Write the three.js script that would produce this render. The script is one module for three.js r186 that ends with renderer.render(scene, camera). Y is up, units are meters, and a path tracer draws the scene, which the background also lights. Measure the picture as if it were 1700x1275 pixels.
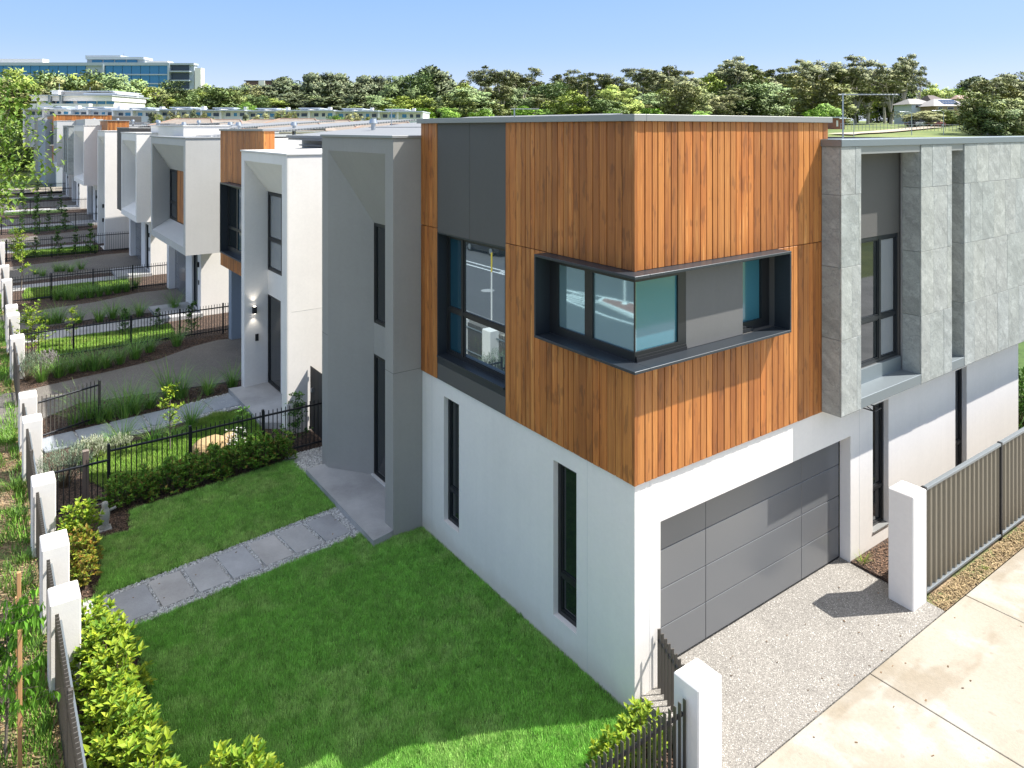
import * as THREE from 'three';
import { mergeGeometries } from 'three/addons/utils/BufferGeometryUtils.js';

// ---------------------------------------------------------------- camera, sky, sun, exposure
const scene = new THREE.Scene();
const CAM = new THREE.Vector3(-7.563, 8.124, 7.49), YAW = 35.838 * Math.PI / 180;
const camera = new THREE.PerspectiveCamera(54.99, 1024 / 768, 0.1, 3000);
camera.position.copy(CAM);
camera.rotation.set(0, -YAW, 0);
camera.setViewOffset(1024, 768, 0, 255.7, 1024, 768);           // a level camera with a lens shifted down
camera.updateProjectionMatrix();
scene.add(camera);
const renderer = new THREE.WebGLRenderer();
renderer.setSize(1024, 768);
renderer.toneMapping = THREE.LinearToneMapping;
renderer.toneMappingExposure = 2.65;
renderer.shadowMap.enabled = true;
const SUN = new THREE.Vector3(1.92, 2.83, 1.0).normalize();
const sun = new THREE.DirectionalLight(new THREE.Color(1, 0.97, 0.92), 3.35);
sun.position.copy(SUN).multiplyScalar(150);
sun.castShadow = true; sun.shadow.radius = 1;
Object.assign(sun.shadow.camera, { left: -60, right: 60, top: 130, bottom: -60, near: 1, far: 400 });
scene.add(sun, sun.target);
{
  const W = 512, H = 256, d = new Float32Array(W * H * 4);
  const lerp = (a, b, t) => a.map((v, i) => v + (b[i] - v) * t), ss = t => { t = Math.min(1, Math.max(0, t)); return t * t * (3 - 2 * t); };
  for (let j = 0; j < H; j++) for (let i = 0; i < W; i++) {
    const el = ((j + 0.5) / H - 0.5) * Math.PI, az = ((i + 0.5) / W - 0.5) * 2 * Math.PI;
    const dir = new THREE.Vector3(Math.cos(el) * Math.cos(az), Math.sin(el), Math.cos(el) * Math.sin(az));
    const e = Math.max(0, el * 180 / Math.PI);
    let c = lerp([0.30, 0.335, 0.39], [0.19, 0.272, 0.41], ss(e / 7));
    c = lerp(c, [0.118, 0.21, 0.39], ss((e - 2) / 12));
    c = lerp(c, [0.345, 0.37, 0.42], ss((e - 14) / 45));
    const g = Math.max(0, dir.dot(SUN)), w = 0.16 * g * g + 0.5 * Math.pow(g, 12);
    c = c.map((v, k) => v + w * [1, 0.95, 0.85][k] * 0.7);
    if (el < 0) c = lerp(c, [0.26, 0.25, 0.22], ss(-el * 12));
    d.set([c[0], c[1], c[2], 1], (j * W + i) * 4);
  }
  const t = new THREE.DataTexture(d, W, H, THREE.RGBAFormat, THREE.FloatType);
  t.mapping = THREE.EquirectangularReflectionMapping; t.magFilter = THREE.LinearFilter; t.needsUpdate = true;
  scene.background = t; scene.environment = t;
}

// ---------------------------------------------------------------- helpers
function mulberry(a) { return () => { a |= 0; a = a + 0x6D2B79F5 | 0; let t = Math.imul(a ^ a >>> 15, 1 | a); t = t + Math.imul(t ^ t >>> 7, 61 | t) ^ t; return ((t ^ t >>> 14) >>> 0) / 4294967296; }; }
let rnd = mulberry(7);
const R = (a, b) => a + (b - a) * rnd(), clamp = (v, a = 0, b = 1) => Math.min(b, Math.max(a, v)), smooth = (a, b, v) => { const t = clamp((v - a) / (b - a)); return t * t * (3 - 2 * t); };
const V = (x, y, z) => new THREE.Vector3(x, y, z);
const ORD = ['first', 'second', 'third', 'fourth', 'fifth', 'sixth', 'seventh', 'eighth', 'ninth', 'tenth', 'eleventh', 'twelfth', 'thirteenth', 'fourteenth', 'fifteenth', 'sixteenth', 'seventeenth', 'eighteenth', 'nineteenth', 'twentieth'];
const TENS = ['', '', 'twenty', 'thirty', 'forty', 'fifty', 'sixty', 'seventy'];
const ord = n => ORD[n] || ((n + 1) % 10 ? TENS[Math.floor((n + 1) / 10)] + '-' + ORD[n % 10] : TENS[(n + 1) / 10].replace('y', 'ieth'));
const used = {};
function numbered(n) { const k = used[n] = (used[n] ?? -1) + 1; return k ? n + '_' + String(k).padStart(3, '0') : n; }
const origin = new WeakMap();
function tag(o, label, category, group, kind) { o.userData.label = label; o.userData.category = category; if (group) o.userData.group = group; if (kind) o.userData.kind = kind; return o; }
function thing(name, label, category, p = [0, 0, 0], group) {
  const o = new THREE.Group(); o.name = numbered(name); o.position.set(...p); scene.add(o); origin.set(o, p);
  return tag(o, label, category, group);
}
function shade(m) { m.castShadow = true; m.receiveShadow = true; return m; }
function join(g) { if (!Array.isArray(g)) return g; if (g.length === 1) return g[0]; return mergeGeometries(g.map(q => q.index ? q.toNonIndexed() : q)); }
// a part given in world coordinates, stored relative to its thing
function part(parent, name, g, mat, label, kind) {
  const o = origin.get(parent), q = join(g); q.translate(-o[0], -o[1], -o[2]);
  const m = shade(new THREE.Mesh(q, mat)); m.name = name; parent.add(m); origin.set(m, o);
  if (label) m.userData.label = label; if (kind) m.userData.kind = kind;
  return m;
}
// a part given in the parent's own coordinates
function lpart(parent, name, g, mat, pos, rotY = 0, label, kind) {
  const m = shade(new THREE.Mesh(join(g), mat)); m.name = name; if (pos) m.position.set(...pos); m.rotation.y = rotY; parent.add(m);
  if (label) m.userData.label = label; if (kind) m.userData.kind = kind;
  return m;
}
function structure(name, g, mat) { const m = shade(new THREE.Mesh(join(g), mat)); m.name = numbered(name); m.userData.kind = 'structure'; scene.add(m); origin.set(m, [0, 0, 0]); return m; }
function uvm(g, ox = 0, oy = 0) {               // uv in metres from the dominant direction of each face
  if (g.index) g = g.toNonIndexed();
  const p = g.attributes.position, uv = new Float32Array(p.count * 2), a = V(), b = V(), c = V(), n = V();
  for (let i = 0; i < p.count; i += 3) {
    a.fromBufferAttribute(p, i); b.fromBufferAttribute(p, i + 1); c.fromBufferAttribute(p, i + 2);
    n.subVectors(b, a).cross(c.clone().sub(a)); const x = Math.abs(n.x), y = Math.abs(n.y), z = Math.abs(n.z);
    [a, b, c].forEach((q, k) => { const u = y >= x && y >= z ? [q.x, q.z] : x >= z ? [q.z, q.y] : [q.x, q.y]; uv[(i + k) * 2] = u[0] + ox; uv[(i + k) * 2 + 1] = u[1] + oy; });
  }
  g.setAttribute('uv', new THREE.BufferAttribute(uv, 2)); return g;
}
function mesh(pos, idx) {                        // flat shaded geometry from corner list and polygons
  const out = []; for (const f of idx) for (let k = 1; k + 1 < f.length; k++) for (const i of [f[0], f[k], f[k + 1]]) out.push(...pos[i]);
  const g = new THREE.BufferGeometry(); g.setAttribute('position', new THREE.BufferAttribute(new Float32Array(out), 3)); g.computeVertexNormals(); return uvm(g);
}
function quad(a, b, c, d) { return mesh([a, b, c, d], [[0, 1, 2, 3]]); }
function bx(x0, x1, y0, y1, z0, z1, ox = 0, oy = 0) { const g = new THREE.BoxGeometry(Math.abs(x1 - x0), Math.abs(y1 - y0), Math.abs(z1 - z0)); g.translate((x0 + x1) / 2, (y0 + y1) / 2, (z0 + z1) / 2); return uvm(g, ox, oy); }
function cb(x0, x1, y0, y1, z0, z1, c = 0.012) {  // box with chamfered edges
  const s = [[x0, x1], [y0, y1], [z0, z1]], v = [], F = [];
  const key = {}; const id = (i, j, k, ax) => { const kk = [i, j, k, ax].join(); if (key[kk] === undefined) { key[kk] = v.length; const q = [s[0][i], s[1][j], s[2][k]]; const w = [i, j, k]; for (let t = 0; t < 3; t++) if (t !== ax) q[t] += w[t] ? -c : c; v.push(q); } return key[kk]; };
  const fix = f => { const A = V(...v[f[0]]), B = V(...v[f[1]]), C = V(...v[f[2]]), n = B.clone().sub(A).cross(C.clone().sub(A)); const m = V(); f.forEach(i => m.add(V(...v[i]))); m.divideScalar(f.length).sub(V((x0 + x1) / 2, (y0 + y1) / 2, (z0 + z1) / 2)); F.push(n.dot(m) < 0 ? f.reverse() : f); };
  for (let ax = 0; ax < 3; ax++) for (const e of [0, 1]) { const q = [[0, 0], [1, 0], [1, 1], [0, 1]].map(([a, b]) => { const w = [0, 0, 0]; w[ax] = e; w[(ax + 1) % 3] = a; w[(ax + 2) % 3] = b; return id(...w, ax); }); fix(q); }
  for (let ax = 0; ax < 3; ax++) for (const a of [0, 1]) for (const b of [0, 1]) { const w0 = [0, 0, 0], w1 = [0, 0, 0]; w0[(ax + 1) % 3] = w1[(ax + 1) % 3] = a; w0[(ax + 2) % 3] = w1[(ax + 2) % 3] = b; w1[ax] = 1; fix([id(...w0, (ax + 1) % 3), id(...w0, (ax + 2) % 3), id(...w1, (ax + 2) % 3), id(...w1, (ax + 1) % 3)]); }
  for (const i of [0, 1]) for (const j of [0, 1]) for (const k of [0, 1]) fix([id(i, j, k, 0), id(i, j, k, 1), id(i, j, k, 2)]);
  return mesh(v, F);
}
function cyl(x, y0, y1, z, r0, r1 = r0, n = 10) { const g = new THREE.CylinderGeometry(r1, r0, y1 - y0, n); g.translate(x, (y0 + y1) / 2, z); return g.toNonIndexed(); }
function rod(a, b, r, r2 = r, n = 6) { const A = V(...a), B = V(...b), d = B.clone().sub(A), g = new THREE.CylinderGeometry(r2, r, d.length(), n); g.applyQuaternion(new THREE.Quaternion().setFromUnitVectors(V(0, 1, 0), d.clone().normalize())); const m = A.add(B).multiplyScalar(0.5); g.translate(m.x, m.y, m.z); return g.toNonIndexed(); }
function extr(pts, h, holes = []) { const s = new THREE.Shape(pts.map(p => new THREE.Vector2(...p))); for (const q of holes) s.holes.push(new THREE.Path(q.map(p => new THREE.Vector2(...p)))); return new THREE.ExtrudeGeometry(s, { depth: h, bevelEnabled: false }); }
const rect = (a0, a1, b0, b1) => [[a0, b0], [a1, b0], [a1, b1], [a0, b1]];
// wall whose outer face lies at x (facing -X) or z (facing +Z), with openings [a0,a1,y0,y1]
function wallX(x, z0, z1, y0, y1, holes = [], t = 0.22) { const g = extr(rect(-z1, -z0, y0, y1), t, holes.map(h => rect(-h[1], -h[0], h[2], h[3]))); g.rotateY(Math.PI / 2); g.translate(x, 0, 0); return uvm(g); }
function wallZ(z, x0, x1, y0, y1, holes = [], t = 0.22) { const g = extr(rect(x0, x1, y0, y1), t, holes.map(h => rect(...h))); g.translate(0, 0, z - t); return uvm(g); }
function flat(pts, y, h) { const g = extr(pts.map(([x, z]) => [x, -z]), h); g.rotateX(-Math.PI / 2); g.translate(0, y - h, 0); return uvm(g); }   // slab whose top is at y, outline in x,z
const groundY = z => -0.27 + 0.0168 * Math.max(0, -36 - z);
// point seen at photograph pixel (1700 wide) at a depth in metres along the view axis
const FW = V(Math.sin(YAW), 0, -Math.cos(YAW)), RT = V(Math.cos(YAW), 0, Math.sin(YAW));
function at(px, py, d) { return CAM.clone().addScaledVector(FW, d).addScaledVector(RT, d * (px - 850) / 1224).add(V(0, -d * (py - 213) / 1224, 0)); }
function pxOf(x, z) { const q = V(x - CAM.x, 0, z - CAM.z); return 850 + 1224 * q.dot(RT) / q.dot(FW); }

// ---------------------------------------------------------------- procedural textures
const HS = new Float32Array(65536); { const r = mulberry(99); for (let i = 0; i < 65536; i++) HS[i] = r(); }
function vn(x, y, p, q, s) {                    // value noise that repeats after p by q cells
  const xi = Math.floor(x), yi = Math.floor(y), fx = x - xi, fy = y - yi, ux = fx * fx * (3 - 2 * fx), uy = fy * fy * (3 - 2 * fy);
  const h = (a, b) => HS[((((a % p) + p) % p) * 131 + (((b % q) + q) % q) * 517 + s * 7919) & 65535];
  const a = h(xi, yi), b = h(xi + 1, yi), c = h(xi, yi + 1), d = h(xi + 1, yi + 1);
  return a + (b - a) * ux + (c - a + (a - b - c + d) * ux) * uy;
}
function fbm(u, v, px, py, oct, s = 0) { let t = 0, a = 0.5, n = 0; for (let o = 0; o < oct; o++) { t += a * vn(u * px, v * py, px, py, s + o); n += a; a *= 0.55; px *= 2; py *= 2; } return t / n; }
const enc = v => { v = clamp(v); return Math.round(255 * (v <= 0.0031308 ? v * 12.92 : 1.055 * Math.pow(v, 1 / 2.4) - 0.055)); };
function tex(w, h, f, srgb, rx, ry = rx) {       // rx, ry: metres per repeat
  const d = new Uint8Array(w * h * 4);
  for (let j = 0; j < h; j++) for (let i = 0; i < w; i++) { const c = f((i + 0.5) / w, (j + 0.5) / h), o = (j * w + i) * 4; if (srgb) { d[o] = enc(c[0]); d[o + 1] = enc(c[1]); d[o + 2] = enc(c[2]); } else d[o] = d[o + 1] = d[o + 2] = Math.round(255 * clamp(c)); d[o + 3] = 255; }
  const t = new THREE.DataTexture(d, w, h, THREE.RGBAFormat); t.wrapS = t.wrapT = THREE.RepeatWrapping; t.magFilter = THREE.LinearFilter; t.minFilter = THREE.LinearMipmapLinearFilter; t.generateMipmaps = true;
  t.repeat.set(1 / rx, 1 / ry); if (srgb) t.colorSpace = THREE.SRGBColorSpace; t.needsUpdate = true; return t;
}
const mul = (c, k) => [c[0] * k, c[1] * k, c[2] * k], mix3 = (a, b, t) => [a[0] + (b[0] - a[0]) * t, a[1] + (b[1] - a[1]) * t, a[2] + (b[2] - a[2]) * t];
const col = (r, g, b) => new THREE.Color().setRGB(r, g, b);
function std(c, rough, extra = {}) { return new THREE.MeshStandardMaterial({ color: col(...c), roughness: rough, metalness: 0, ...extra }); }
const stuccoMap = tex(512, 512, (u, v) => { const n = fbm(u, v, 3, 3, 5, 1), f = fbm(u, v, 60, 60, 2, 9), s = fbm(u, v, 24, 2, 3, 5); const k = 0.90 + 0.12 * n + 0.05 * (f - 0.5) + 0.04 * (s - 0.5); return [k, k, k * 0.995]; }, true, 3.1);
const stuccoBump = tex(512, 512, (u, v) => fbm(u, v, 120, 120, 2, 21), false, 1.1);
const plaster = (c, r = 0.86) => std(c, r, { map: stuccoMap, bumpMap: stuccoBump, bumpScale: 0.0009 });
const woodMaps = [0, 1, 2].map(k => tex(256, 1024, (u, v) => {
  const g = fbm(u, v, 26, 3, 4, 3 + k * 13), w = fbm(u, v, 4, 3, 4, 31 + k * 7), fine = fbm(u, v, 90, 12, 2, 55 + k), st = fbm(u, v, 5, 9, 3, 71 + k);
  let c = mix3([0.32, 0.104, 0.025], [0.68, 0.285, 0.070], clamp(0.15 + 0.55 * (g - 0.25) + 0.75 * (w - 0.3)));
  c = mul(c, 0.78 + 0.35 * fine); c = mix3(c, [0.62, 0.34, 0.13], 0.55 * smooth(0.62, 0.80, w * 0.6 + g * 0.4)); c = mix3(c, [0.13, 0.05, 0.018], 0.45 * smooth(0.60, 0.74, st));
  return c; }, true, 0.42, 2.7));
const woodBump = tex(256, 1024, (u, v) => 0.6 * fbm(u, v, 50, 3, 4, 3) + 0.4 * fbm(u, v, 90, 12, 2, 55), false, 0.42, 2.7);
const woodTint = [[1, 0.98, 0.95], [0.80, 0.72, 0.64], [1.12, 1.10, 1.06], [0.93, 0.85, 0.76], [1.06, 0.93, 0.82], [0.72, 0.63, 0.56]];
const woods = woodTint.map((t, i) => std(t, 0.55, { map: woodMaps[i % 3], bumpMap: woodBump, bumpScale: 0.004 }));
const stoneMaps = [0, 1].map(k => tex(512, 512, (u, v) => {
  const a = 0.5 * fbm(u, v, 4, 6, 5, 40 + k * 17) + 0.5 * fbm(u + v, v, 16, 5, 5, 50 + k * 17), b = fbm(u, v, 14, 22, 4, 60 + k), d = fbm(u, v, 5, 5, 4, 80 + k), f = fbm(u, v, 120, 120, 2, 90);
  let c = mix3([0.225, 0.232, 0.215], [0.43, 0.44, 0.41], clamp(0.5 + 1.5 * (a - 0.5)));
  const vein = Math.abs(d - 0.5); c = mix3(c, [0.20, 0.22, 0.215], 0.6 * (1 - smooth(0.0, 0.02, vein)) * smooth(0.42, 0.6, b)); c = mix3(c, [0.66, 0.67, 0.64], 0.18 * smooth(0.56, 0.72, b)); c = mix3(c, [0.22, 0.24, 0.23], 0.5 * smooth(0.66, 0.78, fbm(u + 0.4 * v, v, 44, 26, 3, 33 + k)));
  return mul(c, 0.86 + 0.28 * f); }, true, 1.9));
const stoneBump = tex(512, 512, (u, v) => 0.6 * fbm(u, v, 8, 12, 5, 40) + 0.4 * fbm(u, v, 60, 60, 2, 61), false, 1.9);
const stones = [[1, 1, 1], [0.93, 0.95, 0.95], [1.06, 1.06, 1.04], [0.98, 1.0, 1.02]].map((t, i) => std(t, 0.72, { map: stoneMaps[i % 2], bumpMap: stoneBump, bumpScale: 0.006 }));
const laneMap = tex(1024, 1024, (u, v) => {
  const a = fbm(u, v, 2, 2, 6, 5), b = fbm(u, v, 7, 5, 5, 15), f = fbm(u, v, 180, 180, 2, 25), s = fbm(u, v, 3, 9, 5, 35), sp = fbm(u, v, 40, 40, 2, 77);
  let c = mix3([0.26, 0.215, 0.15], [0.36, 0.325, 0.265], clamp(0.5 + 2.0 * (a - 0.5))); c = mix3(c, [0.41, 0.39, 0.345], 0.6 * smooth(0.54, 0.7, b)); c = mix3(c, [0.215, 0.165, 0.105], 0.5 * smooth(0.56, 0.72, s)); c = mix3(c, [0.25, 0.22, 0.17], 0.5 * smooth(0.83, 0.9, sp));
  return mul(c, 0.92 + 0.16 * f); }, true, 5.3);
const aggMap = tex(1024, 1024, (u, v) => { const h = HS[(Math.floor(u * 1024) * 37 + Math.floor(v * 1024) * 1031 * 7) & 65535], n = vn(u * 300, v * 300, 300, 300, 2), a = fbm(u, v, 4, 4, 5, 8), q = vn(u * 150, v * 150, 150, 150, 5);
  let c = mix3([0.11, 0.098, 0.085], [0.345, 0.32, 0.28], clamp(0.12 + 0.45 * n + 0.35 * q + 0.2 * (h - 0.5))); if (n > 0.84) c = [0.62, 0.58, 0.53]; if (n < 0.10) c = [0.06, 0.05, 0.045]; return mul(c, 0.82 + 0.36 * a); }, true, 2.6);
const aggBump = tex(512, 512, (u, v) => vn(u * 150, v * 150, 150, 150, 2), false, 2.6);
const slabMap = tex(512, 512, (u, v) => { const a = fbm(u, v, 3, 3, 6, 12), b = fbm(u, v, 9, 9, 4, 22), f = fbm(u, v, 100, 100, 2, 32), k = 0.62 + 0.5 * a + 0.2 * (b - 0.5) + 0.1 * (f - 0.5); return [0.43 * k, 0.42 * k, 0.41 * k]; }, true, 2.3);
const mulchMap = tex(512, 512, (u, v) => { const n = fbm(u, v, 40, 90, 3, 3), m = fbm(u, v, 80, 34, 3, 13), k = Math.max(n, m); return mix3([0.018, 0.012, 0.009], [0.17, 0.105, 0.07], smooth(0.42, 0.85, k)); }, true, 1.4);
const mulchBump = tex(512, 512, (u, v) => Math.max(fbm(u, v, 40, 90, 3, 3), fbm(u, v, 80, 34, 3, 13)), false, 1.4);
const soilMap = tex(1024, 1024, (u, v) => { const a = fbm(u, v, 5, 5, 6, 4), b = fbm(u, v, 70, 70, 3, 14), g = fbm(u, v, 9, 9, 5, 44); let c = mix3([0.16, 0.10, 0.055], [0.42, 0.31, 0.18], clamp(0.5 + 1.3 * (a - 0.5) + 0.9 * (b - 0.5))); return mix3(c, [0.10, 0.14, 0.035], 0.75 * smooth(0.54, 0.66, g)); }, true, 3.7);
const soilBump = tex(512, 512, (u, v) => fbm(u, v, 60, 60, 4, 14), false, 1.85);
const roadMap = tex(512, 512, (u, v) => { const f = fbm(u, v, 150, 150, 2, 4), a = fbm(u, v, 4, 4, 4, 6), k = 0.045 + 0.05 * f + 0.02 * a; return [k, k, k * 1.02]; }, true, 3);
const fieldMap = tex(512, 512, (u, v) => { const a = fbm(u, v, 6, 6, 5, 4), b = fbm(u, v, 50, 50, 3, 24); return mul(mix3([0.075, 0.125, 0.026], [0.21, 0.235, 0.065], clamp(0.5 + 1.6 * (a - 0.5))), 0.75 + 0.5 * b); }, true, 38);
const turfMap = tex(512, 512, (u, v) => { const a = fbm(u, v, 5, 5, 5, 4), b = fbm(u, v, 90, 90, 2, 24); return mul(mix3([0.035, 0.075, 0.010], [0.075, 0.135, 0.022], a), 0.6 + 0.7 * b); }, true, 2.2);
const tileMap = tex(256, 256, (u, v) => { const r = (v * 6) % 1, c = (u * 6 + (Math.floor(v * 6) % 2) * 0.5) % 1; const k = 0.75 + 0.5 * fbm(u, v, 12, 12, 3, 4); return mul([0.27, 0.225, 0.185], k * (r < 0.14 ? 0.55 : 1) * (c < 0.06 ? 0.8 : 1)); }, true, 2.1);
const corrBump = tex(256, 64, (u, v) => 0.5 + 0.5 * Math.cos(u * Math.PI * 2 * 8), false, 1.2);
const dirtMap = tex(1024, 512, (u, v) => { const n = fbm(u, v, 6, 3, 5, 1), f = fbm(u, v, 130, 70, 2, 9), s = fbm(u, v, 60, 2, 4, 5), e = fbm(u, v, 24, 8, 4, 14); const k = 0.91 + 0.11 * n + 0.04 * (f - 0.5) + 0.05 * (s - 0.5); const y = v * 3.6 - 0.24, d = 0.75 * (1 - smooth(0.02, 0.42, y + 0.3 * (e - 0.5))) * (0.5 + e) ; return mix3([k, k, k * 0.995], [0.62, 0.55, 0.46], clamp(0.55 * d)); }, true, 6.7, 3.6); dirtMap.offset.y = 0.5 / 3.6;
const M = {
  whiteBase: std([0.82, 0.775, 0.725], 0.86, { map: dirtMap, bumpMap: stuccoBump, bumpScale: 0.0009 }),
  white: plaster([0.82, 0.775, 0.725]), whiteWarm: plaster([0.74, 0.715, 0.68]), grey: plaster([0.335, 0.318, 0.29]), greyMid: plaster([0.50, 0.485, 0.455]), paleGrey: plaster([0.60, 0.595, 0.58]), blueGrey: plaster([0.30, 0.34, 0.38]),
  panel: plaster([0.10, 0.095, 0.088], 0.7), panelLight: plaster([0.15, 0.146, 0.14], 0.75),
  charcoal: std([0.016, 0.020, 0.025], 0.42, { metalness: 0.2 }), shroud: std([0.035, 0.043, 0.052], 0.38, { metalness: 0.3 }), frame: std([0.022, 0.023, 0.025], 0.4, { metalness: 0.2 }), black: std([0.008, 0.008, 0.009], 0.45), fence: std([0.012, 0.013, 0.016], 0.45, { metalness: 0.15 }),
  fenceWarm: std([0.10, 0.088, 0.075], 0.5, { metalness: 0.2 }), flash: std([0.30, 0.30, 0.29], 0.5, { metalness: 0.35 }), zinc: std([0.22, 0.25, 0.265], 0.5, { metalness: 0.5 }), cap: std([0.62, 0.60, 0.57], 0.7),
  roof: std([0.24, 0.245, 0.25], 0.7, { metalness: 0.1, bumpMap: corrBump, bumpScale: 0.02 }), roofPale: std([0.55, 0.58, 0.62], 0.5, { metalness: 0.2, bumpMap: corrBump, bumpScale: 0.02 }), roofDark: std([0.09, 0.095, 0.10], 0.5, { metalness: 0.3, bumpMap: corrBump, bumpScale: 0.02 }),
  garage: std([0.165, 0.167, 0.17], 0.22, { metalness: 0.1 }), slab: std([1, 1, 1], 0.85, { map: slabMap, bumpMap: stuccoBump, bumpScale: 0.003 }), paver: [[1, 1, 1], [0.9, 0.92, 0.96], [1.08, 1.05, 1.02]].map(t => std(mul(t, 1.0), 0.8, { map: slabMap, bumpMap: stuccoBump, bumpScale: 0.003 })),
  lane: std([1, 1, 1], 0.85, { map: laneMap, bumpMap: stuccoBump, bumpScale: 0.003 }), agg: std([1, 1, 1], 0.8, { map: aggMap, bumpMap: aggBump, bumpScale: 0.006 }), aggDark: std([0.62, 0.6, 0.58], 0.8, { map: aggMap, bumpMap: aggBump, bumpScale: 0.006 }),
  mulch: std([1, 1, 1], 0.95, { map: mulchMap, bumpMap: mulchBump, bumpScale: 0.03 }), soil: std([1, 1, 1], 0.95, { map: soilMap, bumpMap: soilBump, bumpScale: 0.03 }), road: std([1, 1, 1], 0.85, { map: roadMap }), paint: std([0.75, 0.75, 0.73], 0.7), field: std([1, 1, 1], 0.95, { map: fieldMap }), turf: std([1, 1, 1], 0.95, { map: turfMap }),
  gravelBase: std([0.33, 0.325, 0.31], 0.9, { bumpMap: soilBump, bumpScale: 0.03 }), tile: std([1, 1, 1], 0.85, { map: tileMap }),
  glass: new THREE.MeshPhysicalMaterial({ color: col(0.34, 0.42, 0.46), metalness: 0.85, roughness: 0.015 }), glassDark: new THREE.MeshPhysicalMaterial({ color: col(0.012, 0.016, 0.018), metalness: 0, roughness: 0.03, ior: 1.6 }),
  glassTeal: new THREE.MeshPhysicalMaterial({ color: col(0.055, 0.20, 0.255), metalness: 0.2, roughness: 0.16, clearcoat: 1, clearcoatRoughness: 0.05 }), glassMix: new THREE.MeshPhysicalMaterial({ color: col(0.30, 0.46, 0.49), metalness: 0.62, roughness: 0.03 }), glassBlue: new THREE.MeshPhysicalMaterial({ color: col(0.02, 0.075, 0.11), metalness: 0.3, roughness: 0.08 }), glassBlind: new THREE.MeshPhysicalMaterial({ color: col(0.24, 0.255, 0.265), roughness: 0.25, clearcoat: 1, clearcoatRoughness: 0.03 }),
  bark: std([0.23, 0.19, 0.15], 0.9, { bumpMap: soilBump, bumpScale: 0.02 }), barkPale: std([0.40, 0.35, 0.29], 0.9, { bumpMap: soilBump, bumpScale: 0.02 }), stem: std([0.12, 0.085, 0.05], 0.9), timber: std([0.50, 0.27, 0.12], 0.75), timberDark: std([0.045, 0.04, 0.036], 0.8), rock: std([0.40, 0.28, 0.14], 0.9, { bumpMap: stoneBump, bumpScale: 0.03 }), stoneGrey: std([0.42, 0.41, 0.38], 0.9, { bumpMap: stuccoBump, bumpScale: 0.01 }), steel: std([0.45, 0.47, 0.48], 0.35, { metalness: 0.8 }), brick: std([0.30, 0.12, 0.075], 0.85, { bumpMap: stuccoBump, bumpScale: 0.01 }),
};
// ---------------------------------------------------------------- terrain, lane, street
const hill = (x, z) => { const r = Math.hypot(x, z); let h = 7.2 * smooth(48, 125, r) + 1.6 * smooth(125, 200, r); return h * smooth(12, 50, x) + 1.0 * smooth(220, 500, r); };
const landY = (x, z) => (groundY(z) - 0.06) * (z > -130 ? 1 : 1) + hill(x, z);
{
  const xs = [], zs = [], line = (a, b, n) => Array.from({ length: n }, (_, i) => a + (b - a) * i / n);
  xs.push(...line(-900, -60, 14), ...line(-60, 140, 50), ...line(140, 900, 22), 900);
  zs.push(...line(-1300, -200, 22), ...line(-200, 60, 65), ...line(60, 400, 12), 400);
  const p = [], uv = [], id = [], W = xs.length;
  for (const z of zs) for (const x of xs) { p.push(x, landY(x, z) - 0.12, z); uv.push(x, z); }
  for (let j = 0; j + 1 < zs.length; j++) for (let i = 0; i + 1 < W; i++) { const a = j * W + i; id.push(a, a + W, a + 1, a + 1, a + W, a + W + 1); }
  const g = new THREE.BufferGeometry(); g.setAttribute('position', new THREE.Float32BufferAttribute(p, 3)); g.setAttribute('uv', new THREE.Float32BufferAttribute(uv, 2)); g.setIndex(id); g.computeVertexNormals();
  structure('ground', g, M.field);
}
// a strip along z that follows the rise of the street, from z1 (near) back to z0
function strip(x0, x1, z1, z0, dy, n = 1) { const out = []; const cuts = [z1]; for (let z = z1 - 6; z > z0; z -= 6) cuts.push(z); cuts.push(z0); for (let i = 0; i + 1 < cuts.length; i++) { const a = cuts[i], b = cuts[i + 1], ya = groundY(a) + dy, yb = groundY(b) + dy; out.push(quad([x0, ya, a], [x1, ya, a], [x1, yb, b], [x0, yb, b])); } return join(out); }
structure('verge', strip(-10.1, -6.55, 5.2, -170, -0.03), M.soil);
structure('footpath', strip(-9.7, -8.35, 5.2, -170, 0.0), M.lane);
structure('street', strip(-26, -10.25, 30, -170, -0.14), M.road);
structure('far_verge', strip(-60, -26, 30, -170, -0.02), M.field);
{ const k = []; for (let z = 5; z > -110; z -= 5) k.push(cb(-10.25, -10.1, groundY(z - 2.5) - 0.2, groundY(z - 2.5) + 0.0, z - 4.985, z, 0.015)); structure('kerb', k, M.slab); }
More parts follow.
